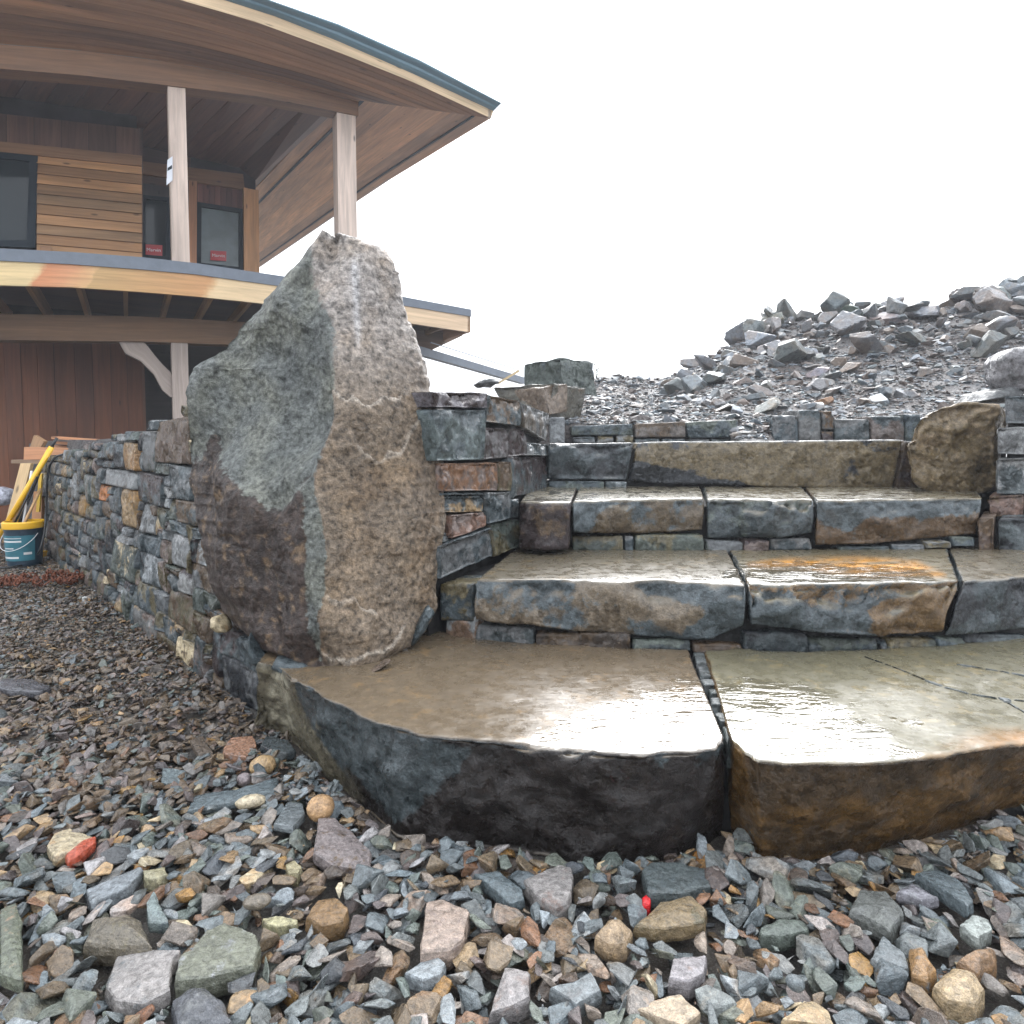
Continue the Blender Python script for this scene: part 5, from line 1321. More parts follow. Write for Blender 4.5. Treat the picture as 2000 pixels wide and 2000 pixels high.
# ---- deck
fl_t = [(-260, 478), (0, 485), (140, 492), (275, 502), (384, 514), (470, 527), (558, 540), (680, 559), (785, 579), (919, 604)]
fl_b = [(-260, 503), (0, 509), (140, 516), (275, 526), (384, 536), (470, 548), (558, 560), (680, 578), (785, 596), (919, 618)]
fb_b = [(-260, 556), (0, 557), (140, 561), (275, 570), (384, 579), (470, 588), (558, 598), (680, 613), (785, 629), (919, 649)]
deck = thing('tmp', None, None); COL.objects.unlink(deck); bpy.data.objects.remove(deck)
deckroot = part('deck', hexmesh('deck', [pL - aH * 1.2 + bH * .05 - np.array([0, 0, .06]), pR - aH * .05 + bH * .05 - np.array([0, 0, .06]), pR - aH * .05 + bH * 2.9 - np.array([0, 0, .06]), pL - aH * 1.2 + bH * 2.9 - np.array([0, 0, .06])], (0, 0, -.04), M_wood), house)
deckroot.color = (*WOODD, 1)
strip_part('flashing', vary(fl_t, lambda x, y: PF(x, y, -.015)), vary(fl_b, lambda x, y: PF(x, y, -.015)), bH * .10, (1, 1, 1), deckroot, M_flash)
# fascia: three lengths butted together, patches of bare and oiled wood
def fascia_mat():
    m, t, b = new_mat('deck_fascia_wood')
    at = nd(t, 'ShaderNodeAttribute', attribute_name='gr').outputs['Vector']; sx = nd(t, 'ShaderNodeSeparateXYZ'); t.links.new(at, sx.inputs[0])
    mp = nd(t, 'ShaderNodeMapping'); mp.inputs['Scale'].default_value = (1.3, 26, 26); t.links.new(at, mp.inputs[0]); g1 = noise(t, mp.outputs[0], 1, 6, .65, .8)
    wob = mathn(t, 'MULTIPLY', mathn(t, 'SUBTRACT', noise(t, at, 7, 4), .5), .35)
    x = mathn(t, 'ADD', mathn(t, 'ADD', sx.outputs[0], mathn(t, 'MULTIPLY', wob, .5)), mathn(t, 'MULTIPLY', sx.outputs[1], .5))
    cr = nd(t, 'ShaderNodeValToRGB'); t.links.new(mathn(t, 'DIVIDE', x, 6.6), cr.inputs[0])
    el = cr.color_ramp.elements; cr.color_ramp.interpolation = 'LINEAR'
    Ls = lambda px: float(np.linalg.norm((PF(px, float(np.interp(px, [q_[0] for q_ in fl_b], [q_[1] for q_ in fl_b])), 0) - PF(-260, 503, 0))[:2])) / 6.6
    stops = [(0, (.60, .44, .22)), (Ls(86), (.60, .45, .23)), (Ls(97), (.50, .20, .085)), (Ls(150), (.52, .24, .11)), (Ls(195), (.55, .33, .15)), (Ls(198), (.43, .27, .11)), (Ls(300), (.44, .25, .10)), (Ls(415), (.45, .23, .09)), (Ls(432), (.60, .44, .25)), (1, (.58, .42, .28))]
    stops_ = [(0, (.60, .40, .18)), (.255, (.62, .44, .22)), (.262, (.50, .17, .06)), (.345, (.55, .22, .08)), (.372, (.42, .24, .09)), (.60, (.42, .21, .08)), (.65, (.40, .19, .08)), (.656, (.62, .44, .22)), (1, (.60, .42, .24))]
    el[0].position = 0; el[0].color = (*stops[0][1], 1); el[1].position = 1; el[1].color = (*stops[-1][1], 1)
    for p, c in stops[1:-1]: e = el.new(p); e.color = (*c, 1)
    k = ramp(t, g1, .3, .7, .78, 1.2); g = nd(t, 'ShaderNodeCombineXYZ')
    for q in range(3): t.links.new(k, g.inputs[q])
    t.links.new(mixc(t, 1, cr.outputs[0], g.outputs[0], 'MULTIPLY'), b.inputs['Base Color']); b.inputs['Roughness'].default_value = .5
    return m
M_fascia = fascia_mat()
strip_part('fascia_board', vary(fl_b, lambda x, y: PF(x, y + .5, 0)), vary(fb_b, lambda x, y: PF(x, y, 0)), bH * .045, (1, 1, 1), deckroot, M_fascia)
pe = PF(919, 634, 0)      # end boards of the deck (right side, going back)
eT, eM, eB = PF(919, 604, 0), PF(919, 618, 0), PF(919, 649, 0)
board('flashing', [eT + aH * .01, eT + aH * .01 + bH * 2.9, eM + aH * .01 + bH * 2.9, eM + aH * .01], aH * -.08, (1, 1, 1), deckroot, M_flash)
board('fascia_board', [eM, eM + bH * 2.9, eB + bH * 2.9, eB], aH * -.045, WOODL, deckroot)
# joists
zj = lambda px: PF(px, float(np.interp(px, [p[0] for p in fb_b], [p[1] for p in fb_b])) - 6, 0)
Lf = np.linalg.norm((pR - pL)[:2])
for k in range(17):
    s = -1.1 + k * .42
    p0 = pL + aH * s
    if s > Lf - .1: break
    px = project(p0[None])[0][0]; zt = zj(px)[2]
    q = p0 + bH * .05; q[2] = zt
    board('joist', [q, q + bH * 2.8, q + bH * 2.8 + np.array([0, 0, .17]), q + np.array([0, 0, .17])], aH * .045, (.30, .17, .07), deckroot)
# main beam under the joists
bt = [(-260, 612), (0, 613), (275, 618), (500, 630), (640, 645)]; bb = [(-260, 666), (0, 664), (275, 667), (500, 675), (640, 684)]
strip_part('beam', vary(bt, lambda x, y: PF(x, y, .75)), vary(bb, lambda x, y: PF(x, y, .75)), bH * .2, (.17, .09, .04), deckroot)
strip_part('beam', [PF(790, 640, .8), PF(905, 655, .8)], [PF(790, 700, .8), PF(830, 690, .8)], bH * 2.0, (.12, .07, .04), deckroot)
# lower post, wrapped lighter, and curved bracket
def post(name, px0, px1, pyt, pyb, off, col, w=None, root=None):
    a = PF(px0, pyb, off); b_ = PF(px1, pyb, off); zt = PF((px0 + px1) / 2, pyt, off)[2]
    at, bt_ = a.copy(), b_.copy(); at[2] = bt_[2] = zt
    return board(name, [at, bt_, b_, a], bH * (w or np.linalg.norm(b_ - a)), col, root)
def to_ground(px0, px1, pyt, off, name, col, zb=0.):
    a = PF(px0, 870, off); b_ = PF(px1, 870, off); zt = PF((px0 + px1) / 2, pyt, off)[2]; a[2] = b_[2] = zb; at, bt_ = a.copy(), b_.copy(); at[2] = bt_[2] = zt
    return board(name, [at, bt_, b_, a], bH * .2, col)
to_ground(340, 372, 667, .76, 'lower_post', (.44, .36, .31))
bo = [(232, 667), (245, 690), (275, 705), (300, 730), (318, 762), (333, 775), (339, 775)]; bi = [(280, 667), (290, 678), (302, 694), (318, 712), (334, 728), (338, 740), (339, 742)]
strip_part('bracket', vary(bi, lambda x, y: PF(x, y, .80)), vary(bo, lambda x, y: PF(x, y, .80)), bH * .1, (.44, .36, .31))
# lower wall: vertical boards and a dark opening
LWO = 2.4
xsb = [-260, -200, -140, -80, -25, 8, 40, 72, 105, 145, 180, 215, 247, 279]
for i in range(len(xsb) - 1):
    a, b_ = PF(xsb[i] + .3, 690, LWO), PF(xsb[i + 1] - .3, 690, LWO); o_ = (i % 2) * .012
    at, bt_, ab, bb_ = a.copy(), b_.copy(), a.copy(), b_.copy(); at[2] = bt_[2] = 2.6; ab[2] = bb_[2] = .0
    board('wall_board', [at - bH * o_, bt_ - bH * o_, bb_ - bH * o_, ab - bH * o_], bH * .03, (.15, .052, .020))
a, b_ = PF(283, 690, LWO + .8), PF(700, 690, LWO + .8); at, bt_, ab, bb_ = a.copy(), b_.copy(), a.copy(), b_.copy(); at[2] = bt_[2] = 2.6; ab[2] = bb_[2] = 0
board('rear_wall', [at - aH * .1, bt_, bb_, ab - aH * .1], bH * .05, (.03, .025, .022))
a = PF(281, 690, LWO); at, ab = a.copy(), a.copy(); at[2] = 2.6; ab[2] = 0
board('return_wall', [at, at + bH * .8, ab + bH * .8, ab], -aH * .03, (.16, .075, .04))
# ---- posts on the deck
POFF = .12
def deckpost(px0, px1, side, pyt, pyb, col, colside):
    pass
post('post', 337, 371, 150, 514, POFF, POSTC, .2)
post('post', 663, 699, 185, 570, POFF, POSTC, .2)
sg = PF(331, 330, POFF)
# small notice wrapped on the post
M_paper = plain('paper', (.62, .64, .68), .6, 0, 0, 10, .05)
nt_ = thing('notice', 'small white paper notice pinned to the nearer deck post', 'sign', tuple(PF(331, 345, POFF)))
u1_ = PF(327, 312, POFF - .012); u2_ = PF(337, 305, POFF - .012); u3_ = PF(337, 352, POFF - .012); u4_ = PF(325, 362, POFF - .012)
part('paper_sheet', hexmesh('p', [u1_, u2_, u3_, u4_], bH * .004, M_paper), nt_)
w1_, w2_, w3_, w4_ = PF(327.5, 328, POFF - .014), PF(336, 322, POFF - .014), PF(336, 329, POFF - .014), PF(327, 334, POFF - .014)
part('print_band', hexmesh('p', [w1_, w2_, w3_, w4_], bH * .001, M_black), nt_)
# ---- roof edge
OV = -.65
rb = [(-300, -130), (60, -72), (354, 0), (496, 41), (662, 102), (807, 160), (959, 231)]
rm = [(-300, -185), (60, -115), (354, -27), (535, 31), (662, 81), (807, 144), (964, 217)]
rt = [(-300, -240), (60, -165), (354, -66), (528, 0), (662, 47), (818, 116), (980, 201)]
E1 = vary(rb, lambda x, y: PF(x, y, OV)); n_ = len(rb)
roof = strip_part('roof_fascia', vary(rm, lambda x, y: PF(x, y, OV)), E1, bH * .04, (.62, .45, .27))
# gutter: ogee-like profile built along the eave
gl = [PF(x, y, OV - .0) for x, y in rm]; gt = [PF(x, y, OV - .13) for x, y in rt]; prof = [(0, 0.0), (.25, .12), (.45, .3), (.5, .55), (.85, .7), (1.0, .85), (1.0, 1.0), (.9, 1.0)]
V = []
for lo, hi in zip(gl, gt):
    h_ = hi[2] - lo[2]
    for (o_, z_) in prof: V.append(lo + np.array([0, 0, h_ * z_]) - bH * .13 * o_ + (np.array([hi[0] - lo[0], hi[1] - lo[1], 0]) + bH * .13) * z_)
    V.append(lo + np.array([0, 0, h_ * .9])); V.append(lo.copy() + bH * .004)
V = np.array(V); m_ = len(prof) + 2; f = []
for i in range(len(gl) - 1):
    for k in range(m_): f.append([i * m_ + k, i * m_ + (k + 1) % m_, (i + 1) * m_ + (k + 1) % m_, (i + 1) * m_ + k])
me = bpy.data.meshes.new('gutter'); me.from_pydata([tuple(v) for v in V], [], f + [list(range(m_)), list(range(len(V) - 1, len(V) - m_ - 1, -1))]); me.materials.append(M_gut)
part('gutter', me, house)
# roof top sheet above (seen only from elsewhere)
cor = E1[-1]
S1e = [PSd(x, y, cor) for x, y in ((959, 231), (822, 311), (662, 417), (506, 523), (440, 566))]
def patch(name, e1, e2, n, th, col, nseg, gap=.012, wave=.3, root=None, groove=True):
    A_ = samp(e1, nseg); B_ = samp(e2, nseg)
    for k in range(n):
        t0, t1 = k / n, (k + 1) / n; wd = np.linalg.norm(A_[0] - B_[0]) / n + np.linalg.norm(A_[-1] - B_[-1]) / n; g_ = gap / max(wd / 2 * n, .05)
        T = A_ + (B_ - A_) * (t0 + g_ * .5); Bq = A_ + (B_ - A_) * (t1 - g_ * .5)
        r = random.Random(k * 3 + n); c = [x * (1 + wave * (r.random() * 2 - 1)) for x in [1]]; c = [x * c[0] for x in col]
        strip_part(name, T, Bq, np.array([0, 0, th]), c, root)
# front soffit: planks along the eave, from fascia foot to beam
beam_t = [(-300, 62), (0, 86), (170, 100), (340, 122), (500, 152), (600, 175), (670, 192)]
E2 = vary(beam_t, lambda x, y: PF(x, y, .1))
E1s = E1
patch('soffit_plank', E1s, E2, 10, .03, (.25, .125, .060), 14)
# side soffit
p2 = E2[-1]
S2e = [PSd(x, y, p2) for x, y in ((670, 190), (600, 262), (540, 325), (500, 368), (470, 400))]
patch('soffit_plank', S1e, S2e, 11, .03, WOODL, 8)
Vt = [PSd(x, y, cor - aH * .02) for x, y in ((930, 225), (698, 370), (508, 505))]
# vent strips: dark slots in the soffit
def slot(e1, e2, f0, f1, a0=0., a1=1.):
    A_ = samp(e1, 8); B_ = samp(e2, 8); s = slice(None)
    T = A_ + (B_ - A_) * f0; Bq = A_ + (B_ - A_) * f1; d = np.array([0, 0, -.012]); strip_part('vent_strip', T + d, Bq + d, np.array([0, 0, .011]), (1, 1, 1), None, M_black)
slot(S1e, S2e, .115, .135); slot(S1e, S2e, .86, .885)
# side fascia (thin edge seen from below) and roof sheet
sf = [p + np.array([0, 0, .14]) for p in S1e]
strip_part('roof_fascia', sf, S1e, -aH * .04, (.40, .30, .22))
eT_ = [p + np.array([0, 0, .16]) + bH * .05 for p in E1]; up_ = np.array([0, 0, 1.6])
r1 = [p + bH * 3.4 + np.array([0, 0, 1.3]) for p in eT_]; nE = len(eT_); r1[-1] = eT_[-1] - aH * 2.4 + bH * 3.4 + np.array([0, 0, 1.3])
r2 = [p + bH * 5 for p in r1]; sR = [p + np.array([0, 0, .18]) for p in S1e[1:]]
vs = eT_ + r1 + r2 + sR; fs = []
for i in range(nE - 1): fs += [(i, i + 1, nE + i + 1, nE + i), (nE + i, nE + i + 1, 2 * nE + i + 1, 2 * nE + i)]
sq = [nE - 1] + [3 * nE + k for k in range(len(sR))]
for k in range(len(sq) - 1): fs.append((sq[k], sq[k + 1], 2 * nE - 1))
fs.append((sq[-1], 3 * nE - 1, 2 * nE - 1))
me = bpy.data.meshes.new('roof'); me.from_pydata([tuple(v) for v in vs], [], fs); me.materials.append(M_gut)
part('roof', me, house)
# front beam and side beam
bmb = [(-300, 118), (0, 134), (170, 148), (340, 168), (500, 188), (600, 206), (700, 226)]
strip_part('beam', vary(beam_t[:-1] + [(700, 197)], lambda x, y: PF(x, y, .1)), vary(bmb, lambda x, y: PF(x, y, .1)), bH * .2, (.17, .085, .040))
sb0 = PF(640, 212, .3)
SB = [(655, 217), (590, 275), (540, 322), (497, 366)]
s_out = [PSd(x, y, p2 - aH * .02) for x, y in SB]; s_out_top = [p + np.array([0, 0, .26]) for p in s_out]
strip_part('beam', s_out_top, s_out, -aH * .24, (.17, .085, .05))
# inner ceiling
cA = vary([(-300, 112), (0, 128), (300, 158), (500, 182), (650, 205)], lambda x, y: PF(x, y, .3)); 
W1O, W2O = 1.5, 2.7
wtop = [PF(-300, 190, W2O), PF(0, 232, W2O), PF(300, 290, W2O), PF(475, 330, W2O), PF(500, 352, W2O)]
n_c = 16; A_ = samp(cA, n_c + 1); B_ = samp(wtop, n_c + 1)
for k in range(n_c):
    r = random.Random(k + 60); g_ = .004
    board('ceiling_board', [A_[k] + aH * g_, A_[k + 1] - aH * g_, B_[k + 1] - aH * g_, B_[k] + aH * g_], (0, 0, .03), jit((.12, .052, .028), r))
# sheathing behind the boards
M_sheath = plain('dark_sheathing', (.03, .02, .017), .8, 0, 0, 10, .2)
def sheath(x0, x1, off, z0, z1, th=.04):
    a = PF(x0, 600, off); b_ = PF(x1, 600, off); at, bt_, ab, bb_ = a.copy(), b_.copy(), a.copy(), b_.copy(); at[2] = bt_[2] = z1; ab[2] = bb_[2] = z0
    part('sheathing', hexmesh('sheathing', [at, bt_, bb_, ab], bH * th, M_sheath), house)
# ---- wall of the nearer bay
def wq(pts, off): return [PF(x, y, off) for x, y in pts]
for i in range(9):
    f0, f1 = i / 9, (i + 1) / 9
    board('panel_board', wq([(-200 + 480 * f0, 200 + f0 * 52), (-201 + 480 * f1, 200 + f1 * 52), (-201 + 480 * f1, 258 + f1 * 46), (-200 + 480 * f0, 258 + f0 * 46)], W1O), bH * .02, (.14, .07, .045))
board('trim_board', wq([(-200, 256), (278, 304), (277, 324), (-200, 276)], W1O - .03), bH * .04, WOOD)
nb_ = 10
for k in range(nb_):
    f0, f1 = k / nb_, (k + 1) / nb_; r = random.Random(k)
    l0, l1 = 300 + f0 * 196, 300 + f1 * 196; r0, r1 = 323 + f0 * 190, 323 + f1 * 190
    q = wq([(72, l0), (277, r0), (277, r1), (72, l1 - 0)], W1O); q[0] -= bH * 0; q[2] -= bH * .022; q[3] -= bH * .022     # clapboards lean out at the foot
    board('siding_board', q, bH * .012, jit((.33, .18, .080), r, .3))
board('trim_board', wq([(78, 480), (100, 481), (100, 492), (78, 491)], W1O - .05), bH * .02, WOODL)
def glass_mat():
    m, t, b = new_mat('window_glass'); b.inputs['Base Color'].default_value = (.01, .018, .022, 1); b.inputs['Roughness'].default_value = .08; b.inputs['Specular IOR Level'].default_value = .3
    return m
M_glass = glass_mat()
M_film = plain('protective_film', (.13, .17, .18), .35, 0, 0, 3, .3)
M_red = plain('red_sticker', (.42, .035, .04), .5, 0, 0, 10, .05)
M_white = plain('white_print', (.75, .72, .72), .6, 0, 0, 10, .02)
def window(quad, off, fw, label=None, film=False, sticker=None):
    TL, TR, BR, BL = [PF(x, y, off) for x, y in quad]
    ea = (TR - TL) / np.linalg.norm(TR - TL)
    def inset(p, q, r_, s_, w): return p + (q - p) / np.linalg.norm(q - p) * w + (s_ - p) / np.linalg.norm(s_ - p) * w
    a = inset(TL, TR, None, BL, fw); b2 = inset(TR, TL, None, BR, fw); c = inset(BR, BL, None, TR, fw); d = inset(BL, BR, None, TL, fw)
    V = np.array([TL, TR, BR, BL, a, b2, c, d]); V = np.vstack([V, V + bH * .08]); f = []
    for i in range(4):
        j = (i + 1) % 4; f += [[i, 4 + i, 4 + j, j], [8 + i, 8 + j, 12 + j, 12 + i], [i, j, 8 + j, 8 + i], [4 + i, 12 + i, 12 + j, 4 + j]]
    fr = part('window', mesh_from('window', V, np.array(f), M_black), house)
    if label: fr['label'] = label
    me = hexmesh('pane', [a + bH * .045, b2 + bH * .045, c + bH * .045, d + bH * .045], bH * .008, M_film if film else M_glass)
    part('pane', me, fr)
    if sticker:
        x0, y0, x1, y1, dy = sticker
        q = [PF(x0, y0, off + .02), PF(x1, y0 + dy, off + .02), PF(x1, y1 + dy, off + .02), PF(x0, y1, off + .02)]
        part('sticker', hexmesh('sticker', q, bH * .002, M_red), fr)
        cu_ = bpy.data.curves.new('lettering', 'FONT'); cu_.body = 'Marvin'; cu_.extrude = .001; cu_.align_x = 'CENTER'; cu_.align_y = 'CENTER'
        w_ = np.linalg.norm(q[1] - q[0]); cu_.size = w_ * .30
        tmp = bpy.data.objects.new('t', cu_); COL.objects.link(tmp); bpy.context.view_layer.update()
        dg = bpy.context.evaluated_depsgraph_get(); m3 = bpy.data.meshes.new_from_object(tmp.evaluated_get(dg)); bpy.data.objects.remove(tmp)
        m3.materials.clear(); m3.materials.append(M_white)
        ex = (q[1] - q[0]) / w_; ez = np.array([0, 0, 1.]); ey = np.cross(ez, ex); ctr = sum(q) / 4 - bH * .004
        nvt = len(m3.vertices); vv = np.empty(nvt * 3, np.float32); m3.vertices.foreach_get('co', vv); vv = vv.reshape(-1, 3)
        vv = ctr + vv[:, :1] * ex + vv[:, 1:2] * ez - vv[:, 2:3] * bH; m3.vertices.foreach_set('co', vv.astype(np.float32).ravel()); m3.update()
        part('lettering', m3, fr)
    return fr
window([(-90, 286), (74, 302), (68, 484), (-90, 478)], W1O - .02, .08, 'dark framed window at the left edge')
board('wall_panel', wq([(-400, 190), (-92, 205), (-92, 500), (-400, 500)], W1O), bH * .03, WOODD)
sheath(-400, 278, W1O + .04, DZ - .1, 5.4); sheath(-400, 504, W2O + .13, DZ - .1, 5.6); sheath(-400, 279, LWO + .04, 0, 2.84); sheath(279, 760, LWO + .9, 1.5, 2.84)
# return of the bay and the recessed wall
ra, rb_ = PF(279, 250, W1O), PF(279, 512, W1O)
board('return_wall', [ra, ra + bH * 1.2, rb_ + bH * 1.2, rb_], -aH * .03, WOODD)
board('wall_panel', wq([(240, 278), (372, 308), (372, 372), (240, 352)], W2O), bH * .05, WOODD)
board('trim_board', wq([(240, 310), (475, 340), (478, 370), (240, 334)], W2O - .04), bH * .05, WOOD)
window([(276, 380), (334, 386), (332, 508), (276, 504)], W2O - .6, .05, 'dark glazed door behind the nearer deck post', False, (283, 477, 317, 498, 2))
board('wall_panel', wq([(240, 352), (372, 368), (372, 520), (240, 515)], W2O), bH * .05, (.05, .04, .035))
board('trim_board', wq([(369, 352), (385, 354), (384, 518), (369, 516)], W2O - .06), bH * .07, (.42, .20, .10))
for i in range(8):
    x0, x1 = 386 + i * 11.2, 386 + (i + 1) * 11.2 - .6
    board('panel_board', wq([(x0, 355 + i), (x1, 356 + i), (x1, 404 + i), (x0, 403 + i)], W2O), bH * .02, (.15, .06, .045))
window([(385, 394), (475, 408), (475, 530), (384, 520)], W2O - .03, .06, 'tall narrow window with a red sticker beside the far corner post', True, (411, 489, 442, 508, 2))
board('corner_post', wq([(476, 366), (505, 372), (507, 545), (477, 540)], W2O - .12), bH * .2, (.45, .24, .11))

# ================================================================== THINGS LEFT OF THE WALL
M_yel = plain('yellow_plastic', (.75, .42, .02), .35, 0, 0, 10, .04); M_dkb = plain('dark_blue_plastic', (.012, .03, .05), .35, 0, 0, 10, .05)
M_teal = plain('teal_label', (.03, .14, .18), .45, 0, 0, 14, .2); M_pw = plain('white_metal', (.6, .6, .6), .3, 0, 0, 8, .03); M_rub = plain('black_rubber', (.012, .013, .014), .4, 0, 0, 10, .05)
M_rust = plain('rusty_iron', (.14, .045, .022), .8, .2, .4, 60, .35)
def lathe(prof, c, seg=48, cap=True):
    V = []; n = len(prof)
    for r_, z in prof:
        for k in range(seg): a = 2 * math.pi * k / seg; V.append((c[0] + r_ * math.cos(a), c[1] + r_ * math.sin(a), c[2] + z))
    f = []
    for i in range(n - 1):
        for k in range(seg): j = (k + 1) % seg; f.append([i * seg + k, i * seg + j, (i + 1) * seg + j, (i + 1) * seg + k])
    return np.array(V), np.array(f)
bc = PZ(27, 1108, 0); bc = np.array([bc[0], bc[1] + .12, .0])
bk_ = thing('bucket', 'dark blue plastic bucket with yellow lid rim and teal label, holding long tools', 'bucket', tuple(bc))
V, f = lathe([(0, .0), (.112, .0), (.118, .01), (.132, .30), (.137, .30), (.137, .325), (.128, .325), (.115, .03), (0, .03)], bc); part('body', mesh_from('body', V, f, M_dkb, False), bk_)
V, f = lathe([(.13, .312), (.143, .312), (.146, .325), (.146, .36), (.14, .37), (.125, .37), (.125, .312)], bc); part('rim', mesh_from('rim', V, f, M_yel, False), bk_)
V, f = [], []
for z in (.05, .26):
    for k in range(21): a = math.radians(200 + 140 * k / 20); rr_ = .119 + .0125 * z / .26 * 1.0 + .0035; V.append((bc[0] + rr_ * math.cos(a), bc[1] + rr_ * math.sin(a), bc[2] + z))
for k in range(20): f.append([k, k + 1, 21 + k + 1, 21 + k])
lb = part('label', mesh_from('label', np.array(V), np.array(f), M_teal, True), bk_)
for z0, z1, a0, a1 in ((.205, .218, 215, 300), (.15, .158, 235, 275), (.235, .245, 212, 228), (.07, .085, 215, 290), (.10, .12, 305, 330), (.235, .24, 235, 300)):
    V, f = [], []
    for z in (z0, z1):
        for k in range(9): a = math.radians(a0 + (a1 - a0) * k / 8); rr_ = .119 + .0125 * z / .26 + .0045; V.append((bc[0] + rr_ * math.cos(a), bc[1] + rr_ * math.sin(a), bc[2] + z))
    for k in range(8): f.append([k, k + 1, 9 + k + 1, 9 + k])
    part('print_band', mesh_from('print_band', np.array(V), np.array(f), M_pw, True), lb)
def tube(pts, r_, seg=10):
    pts = [Vector(p) for p in pts]; V = []; n = len(pts)
    for i, p in enumerate(pts):
        d = (pts[min(i + 1, n - 1)] - pts[max(i - 1, 0)]).normalized(); u = d.orthogonal().normalized() if i == 0 else (u - d * u.dot(d)).normalized(); w = d.cross(u)
        rad = r_[i] if isinstance(r_, (list, tuple)) else r_
        for k in range(seg): a = 2 * math.pi * k / seg; V.append(tuple(p + (u * math.cos(a) + w * math.sin(a)) * rad))
    f = [[i * seg + k, i * seg + (k + 1) % seg, (i + 1) * seg + (k + 1) % seg, (i + 1) * seg + k] for i in range(n - 1) for k in range(seg)]
    n0 = len(V); V += [tuple(pts[0]), tuple(pts[-1])]
    t3 = [[(k + 1) % seg, k, n0] for k in range(seg)] + [[(n - 1) * seg + k, (n - 1) * seg + (k + 1) % seg, n0 + 1] for k in range(seg)]
    return np.array(V), [np.array(f), np.array(t3)]
V, f = tube([(bc[0] + .14 * math.cos(a), bc[1] - .03 - .03 * math.sin(a) - .11 * math.sin(a), .27 - .13 * math.sin(a)) for a in np.linspace(0, math.pi, 17)], .0025); part('handle', mesh_from('handle', V, f, M_pw, True), bk_)
def pole(name, px0, py0, px1, py1, r_, mat, label, cat, y0=None, y1=None, tip=None):
    a = PY(px0, py0, y0 or bc[1]); b_ = PY(px1, py1, y1 or bc[1] + .15); V, f = tube([a, b_], r_)
    me = mesh_from(name, V, f, mat, True); loc = recentre(me)
    if tip is None: o = link(name, me); o.location = loc; return tag(o, label, cat)
    root = thing(name, label, cat, tuple(loc)); o = link('shaft', me, root); o.location = (0, 0, 0)
    V, f = tube([b_ + (a - b_) * .02, b_ + (b_ - a) * tip[0]], tip[1]); part('grip', mesh_from('grip', V, f, tip[2], True), root); return root
M_pine = plain('pine_stick', (.45, .27, .12), .6, 0, .2, 30, .2)
pole('tool_pole', -5, 1055, 101, 873, .022, M_yel, 'long yellow pole leaning out of the bucket with a black end grip', 'tool', tip=(.1, .012, M_rub))
pole('wooden_stick', 6, 1060, 92, 880, .011, M_pine, 'pale wooden handle just behind the yellow pole', 'tool', y1=bc[1] + .2)
pole('pry_bar', 22, 1062, 84, 905, .012, M_rub, 'black tool handle leaning in the bucket', 'tool', y1=bc[1] + .22)
pole('metal_tube', 40, 1055, 62, 920, .010, M_pw, 'white metal tube standing in the bucket', 'tool', y1=bc[1] + .2)
pole('wooden_stick', 30, 1058, 80, 954, .011, M_pine, 'short wooden handle leaning to the right out of the bucket', 'tool', y0=bc[1] - .05)
pole('metal_rod', 12, 1058, 72, 930, .008, M_rub, 'thin black rod in the middle of the bucket', 'tool', y1=bc[1] + .1)
# planks leaning behind
def plank(name, q, yd, th, col, label, cat='plank', mat=None):
    P4 = [PY(x, y, yd[k] if isinstance(yd, (list, tuple)) else yd) for k, (x, y) in enumerate(q)]
    me = hexmesh(name, P4, np.array([0, th, 0]), mat or M_wood); loc = recentre(me); o = link(name, me); o.location = loc; o.color = (*col, 1); return tag(o, label, cat)
plank('plank', [(40, 905), (60, 905), (28, 1040), (5, 1040)], [5.75, 5.75, 5.6, 5.6], .04, (.42, .29, .15), 'pale plank leaning behind the tools')
plank('plank', [(66, 960), (82, 962), (78, 1092), (56, 1088)], [5.65, 5.65, 5.55, 5.55], .04, (.30, .14, .055), 'brown board standing upright between the bucket and the retaining wall')
plank('plank', [(76, 925), (82, 925), (76, 1000), (70, 1000)], 5.5, .02, (.6, .38, .04), 'narrow yellow strip beside the upright brown board', 'strip')
plank('plank', [(22, 898), (82, 899), (82, 906), (22, 905)], [5.9, 5.9, 5.9, 5.9], .3, (.20, .13, .08), 'thin shelf board under the orange timber', 'plank')
plank('timber', [(47, 873), (150, 876), (148, 896), (46, 898)], 5.95, .12, (.46, .22, .11), 'squared orange timber lying on the thin shelf board', 'timber')
plank('board_offcut', [(66, 850), (86, 862), (78, 876), (58, 874)], 6.1, .05, (.45, .27, .14), 'tilted pale board offcut behind the orange timber', 'offcut')
for k, (y0_, y1_) in enumerate(((852, 857), (862, 867), (869, 874))):
    plank('board', [(100 + 3 * k, y0_), (196, y0_ + 7), (196, y1_ + 7), (100 + 3 * k, y1_)], 6.3 + .05 * k, .15, (.42, .2, .1), ['topmost', 'middle', 'lowest'][k] + ' of the three stacked cedar boards behind the retaining wall', 'board')
plank('yellow_block', [(56, 1080), (76, 1079), (74, 1090), (56, 1092)], 5.35, .1, (.6, .42, .03), 'yellow block on the ground beside the bucket', 'block', M_yel)
# trestle under the timber so it rests on something
for x_ in (30, 76):
    a = PY(x_, 905, 5.98); 
# pale sheet at the far left
outline_rock([(-30, 958), (0, 950), (24, 956), (26, 975), (14, 986), (-30, 990)], 6.4, .12, 700, (.45, .46, .52), (.4, .4, .46), .3, 6, 30, .01, .0, .2, name='tarp', label='folded pale lilac tarp at the left edge behind the bucket', cat='tarp')
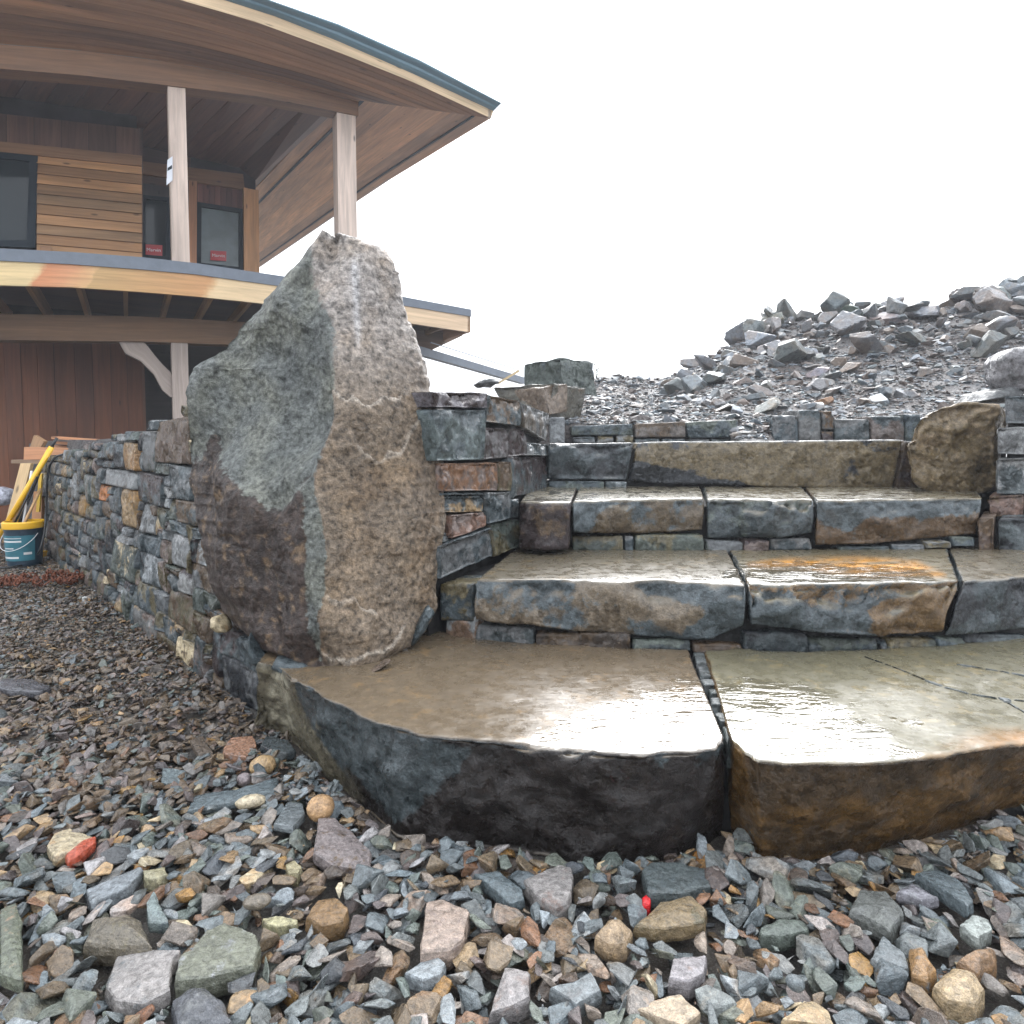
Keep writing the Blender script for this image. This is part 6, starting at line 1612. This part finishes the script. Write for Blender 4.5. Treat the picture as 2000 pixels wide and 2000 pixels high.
# black hose
hp = [(128, 886, 5.0), (108, 892, 5.05), (96, 910, 5.1), (92, 940, 5.15), (91, 975, 5.2), (90, 1010, 5.2), (86, 1045, 5.15), (78, 1075, 5.1)]
pts = [PY(x, y, yd) for x, y, yd in hp] + [PZ(66, 1095, .012), PZ(45, 1104, .012), PZ(20, 1108, .012), PZ(-20, 1110, .012), PZ(-80, 1108, .012)]
pts = crv(np.array(pts), np.linspace(0, 1, 60)); V, f = tube(pts, .009, 8); me = mesh_from('hose', V, f, M_rub, True); loc = recentre(me); o = link('hose', me); o.location = loc
tag(o, 'black hose hanging over the far end of the retaining wall and across the ground', 'hose')
# rusty chain heap
ch = thing('chain', 'heap of rusty chain on the ground near the bucket', 'chain', tuple(PZ(75, 1143, 0)))
r = random.Random(4); V_, F_ = [], []; off_ = 0
tor = []
for i in range(10):
    a = 2 * math.pi * i / 10
    for j in range(5):
        b_ = 2 * math.pi * j / 5; tor.append(((.022 + .005 * math.cos(b_)) * math.cos(a), (.014 + .005 * math.cos(b_)) * math.sin(a), .005 * math.sin(b_)))
tor = np.array(tor); tf = np.array([[i * 5 + j, ((i + 1) % 10) * 5 + j, ((i + 1) % 10) * 5 + (j + 1) % 5, i * 5 + (j + 1) % 5] for i in range(10) for j in range(5)])
cm = mesh_from('link', tor, tf, M_rust, True)
c0 = PZ(75, 1143, 0)
for k in range(150):
    t_ = k / 150 * 22; x_ = -.26 + .52 * (.5 + .5 * math.sin(t_ * .61 + r.uniform(-.2, .2))); y_ = .16 * math.sin(t_ * 1.7 + r.uniform(-.3, .3)) * (1 - abs(x_) * 1.5) + x_ * .25
    o = link('link', cm, ch); o.location = (x_, y_, .03 + r.uniform(0, .05) * (1 - abs(x_) * 2.5)); o.rotation_euler = (r.uniform(0, 3), r.uniform(0, 3), r.uniform(0, 3))

# ================================================================== FAR RAILS BEHIND THE WALL
def bar(name, a, b_, w, h, mat, label, cat):
    a, b_ = np.array(a), np.array(b_); e = b_ - a; e /= np.linalg.norm(e); s = np.cross(e, [0, 0, 1]); s /= np.linalg.norm(s)
    me = hexmesh(name, [a, b_, b_ - np.array([0, 0, h]), a - np.array([0, 0, h])], s * w, mat); loc = recentre(me); o = link(name, me); o.location = loc; return tag(o, label, cat)
bar('steel_beam', PY(790, 672, 9.0), PY(1015, 738, 12.0), .12, .12, M_flash, 'grey steel beam sloping away behind the boulder under the end of the deck', 'beam')
bar('wire', PY(840, 668, 9.0), PY(1012, 722, 12.0), .012, .012, M_flash, 'thin cable above the grey steel beam', 'cable')
plank('stick', [(1012, 722), (1016, 725), (974, 750), (970, 748)], 5.1, .02, (.5, .38, .22), 'pale wooden stick leaning on the dark squared block', 'stick')
# lone shrub twigs on the skyline
M_leaf = plain('shrub_leaf', (.05, .06, .035), .6, 0, 0, 20, .3)
sh = thing('shrub', 'small wispy shrub on the skyline behind the squared blocks', 'shrub', tuple(PY(1162, 745, 9.)))
r = random.Random(3)
st_ = PY(1163, 745, 9.0)
for k in range(5):
    tp = st_ + np.array([r.uniform(-.22, .2), r.uniform(-.1, .1), r.uniform(.2, .42)]); V, f = tube([st_, (st_ + tp) / 2 + np.array([r.uniform(-.03, .03), 0, 0]), tp], [.007, .004, .002], 5); part('twig', mesh_from('twig', V, f, M_leaf, True), sh)
    L_ = []
    for m_i in range(26):
        c = st_ + (tp - st_) * r.uniform(.4, 1.05) + np.array([r.gauss(0, .035) for _ in range(3)]); d1 = np.array([r.gauss(0, 1) for _ in range(3)]); d1 /= np.linalg.norm(d1); d2 = np.cross(d1, [r.gauss(0, 1) for _ in range(3)]); d2 /= np.linalg.norm(d2)
        L_ += [c - d1 * .016, c + d2 * .007, c + d1 * .016, c - d2 * .007]
    part('foliage', mesh_from('foliage', np.array(L_), np.arange(len(L_)).reshape(-1, 4), M_leaf), sh)

# ================================================================== RAIN HAZE
hm = bpy.data.materials.new('haze'); hm.use_nodes = True; t_ = hm.node_tree
for n in list(t_.nodes): t_.nodes.remove(n)
ho = t_.nodes.new('ShaderNodeOutputMaterial'); hv = t_.nodes.new('ShaderNodeVolumePrincipled'); hv.inputs['Color'].default_value = (.9, .93, 1, 1); hv.inputs['Density'].default_value = .0036; hv.inputs['Anisotropy'].default_value = .3
t_.links.new(hv.outputs[0], ho.inputs['Volume'])
bmh = bmesh.new(); bmesh.ops.create_cube(bmh, size=1.0); meh = bpy.data.meshes.new('haze'); bmh.to_mesh(meh); bmh.free(); meh.materials.append(hm)
oh = bpy.data.objects.new('haze', meh); COL.objects.link(oh); oh.location = (0, 64, 4.5); oh.scale = (190, 200, 12.5); oh['kind'] = 'stuff'
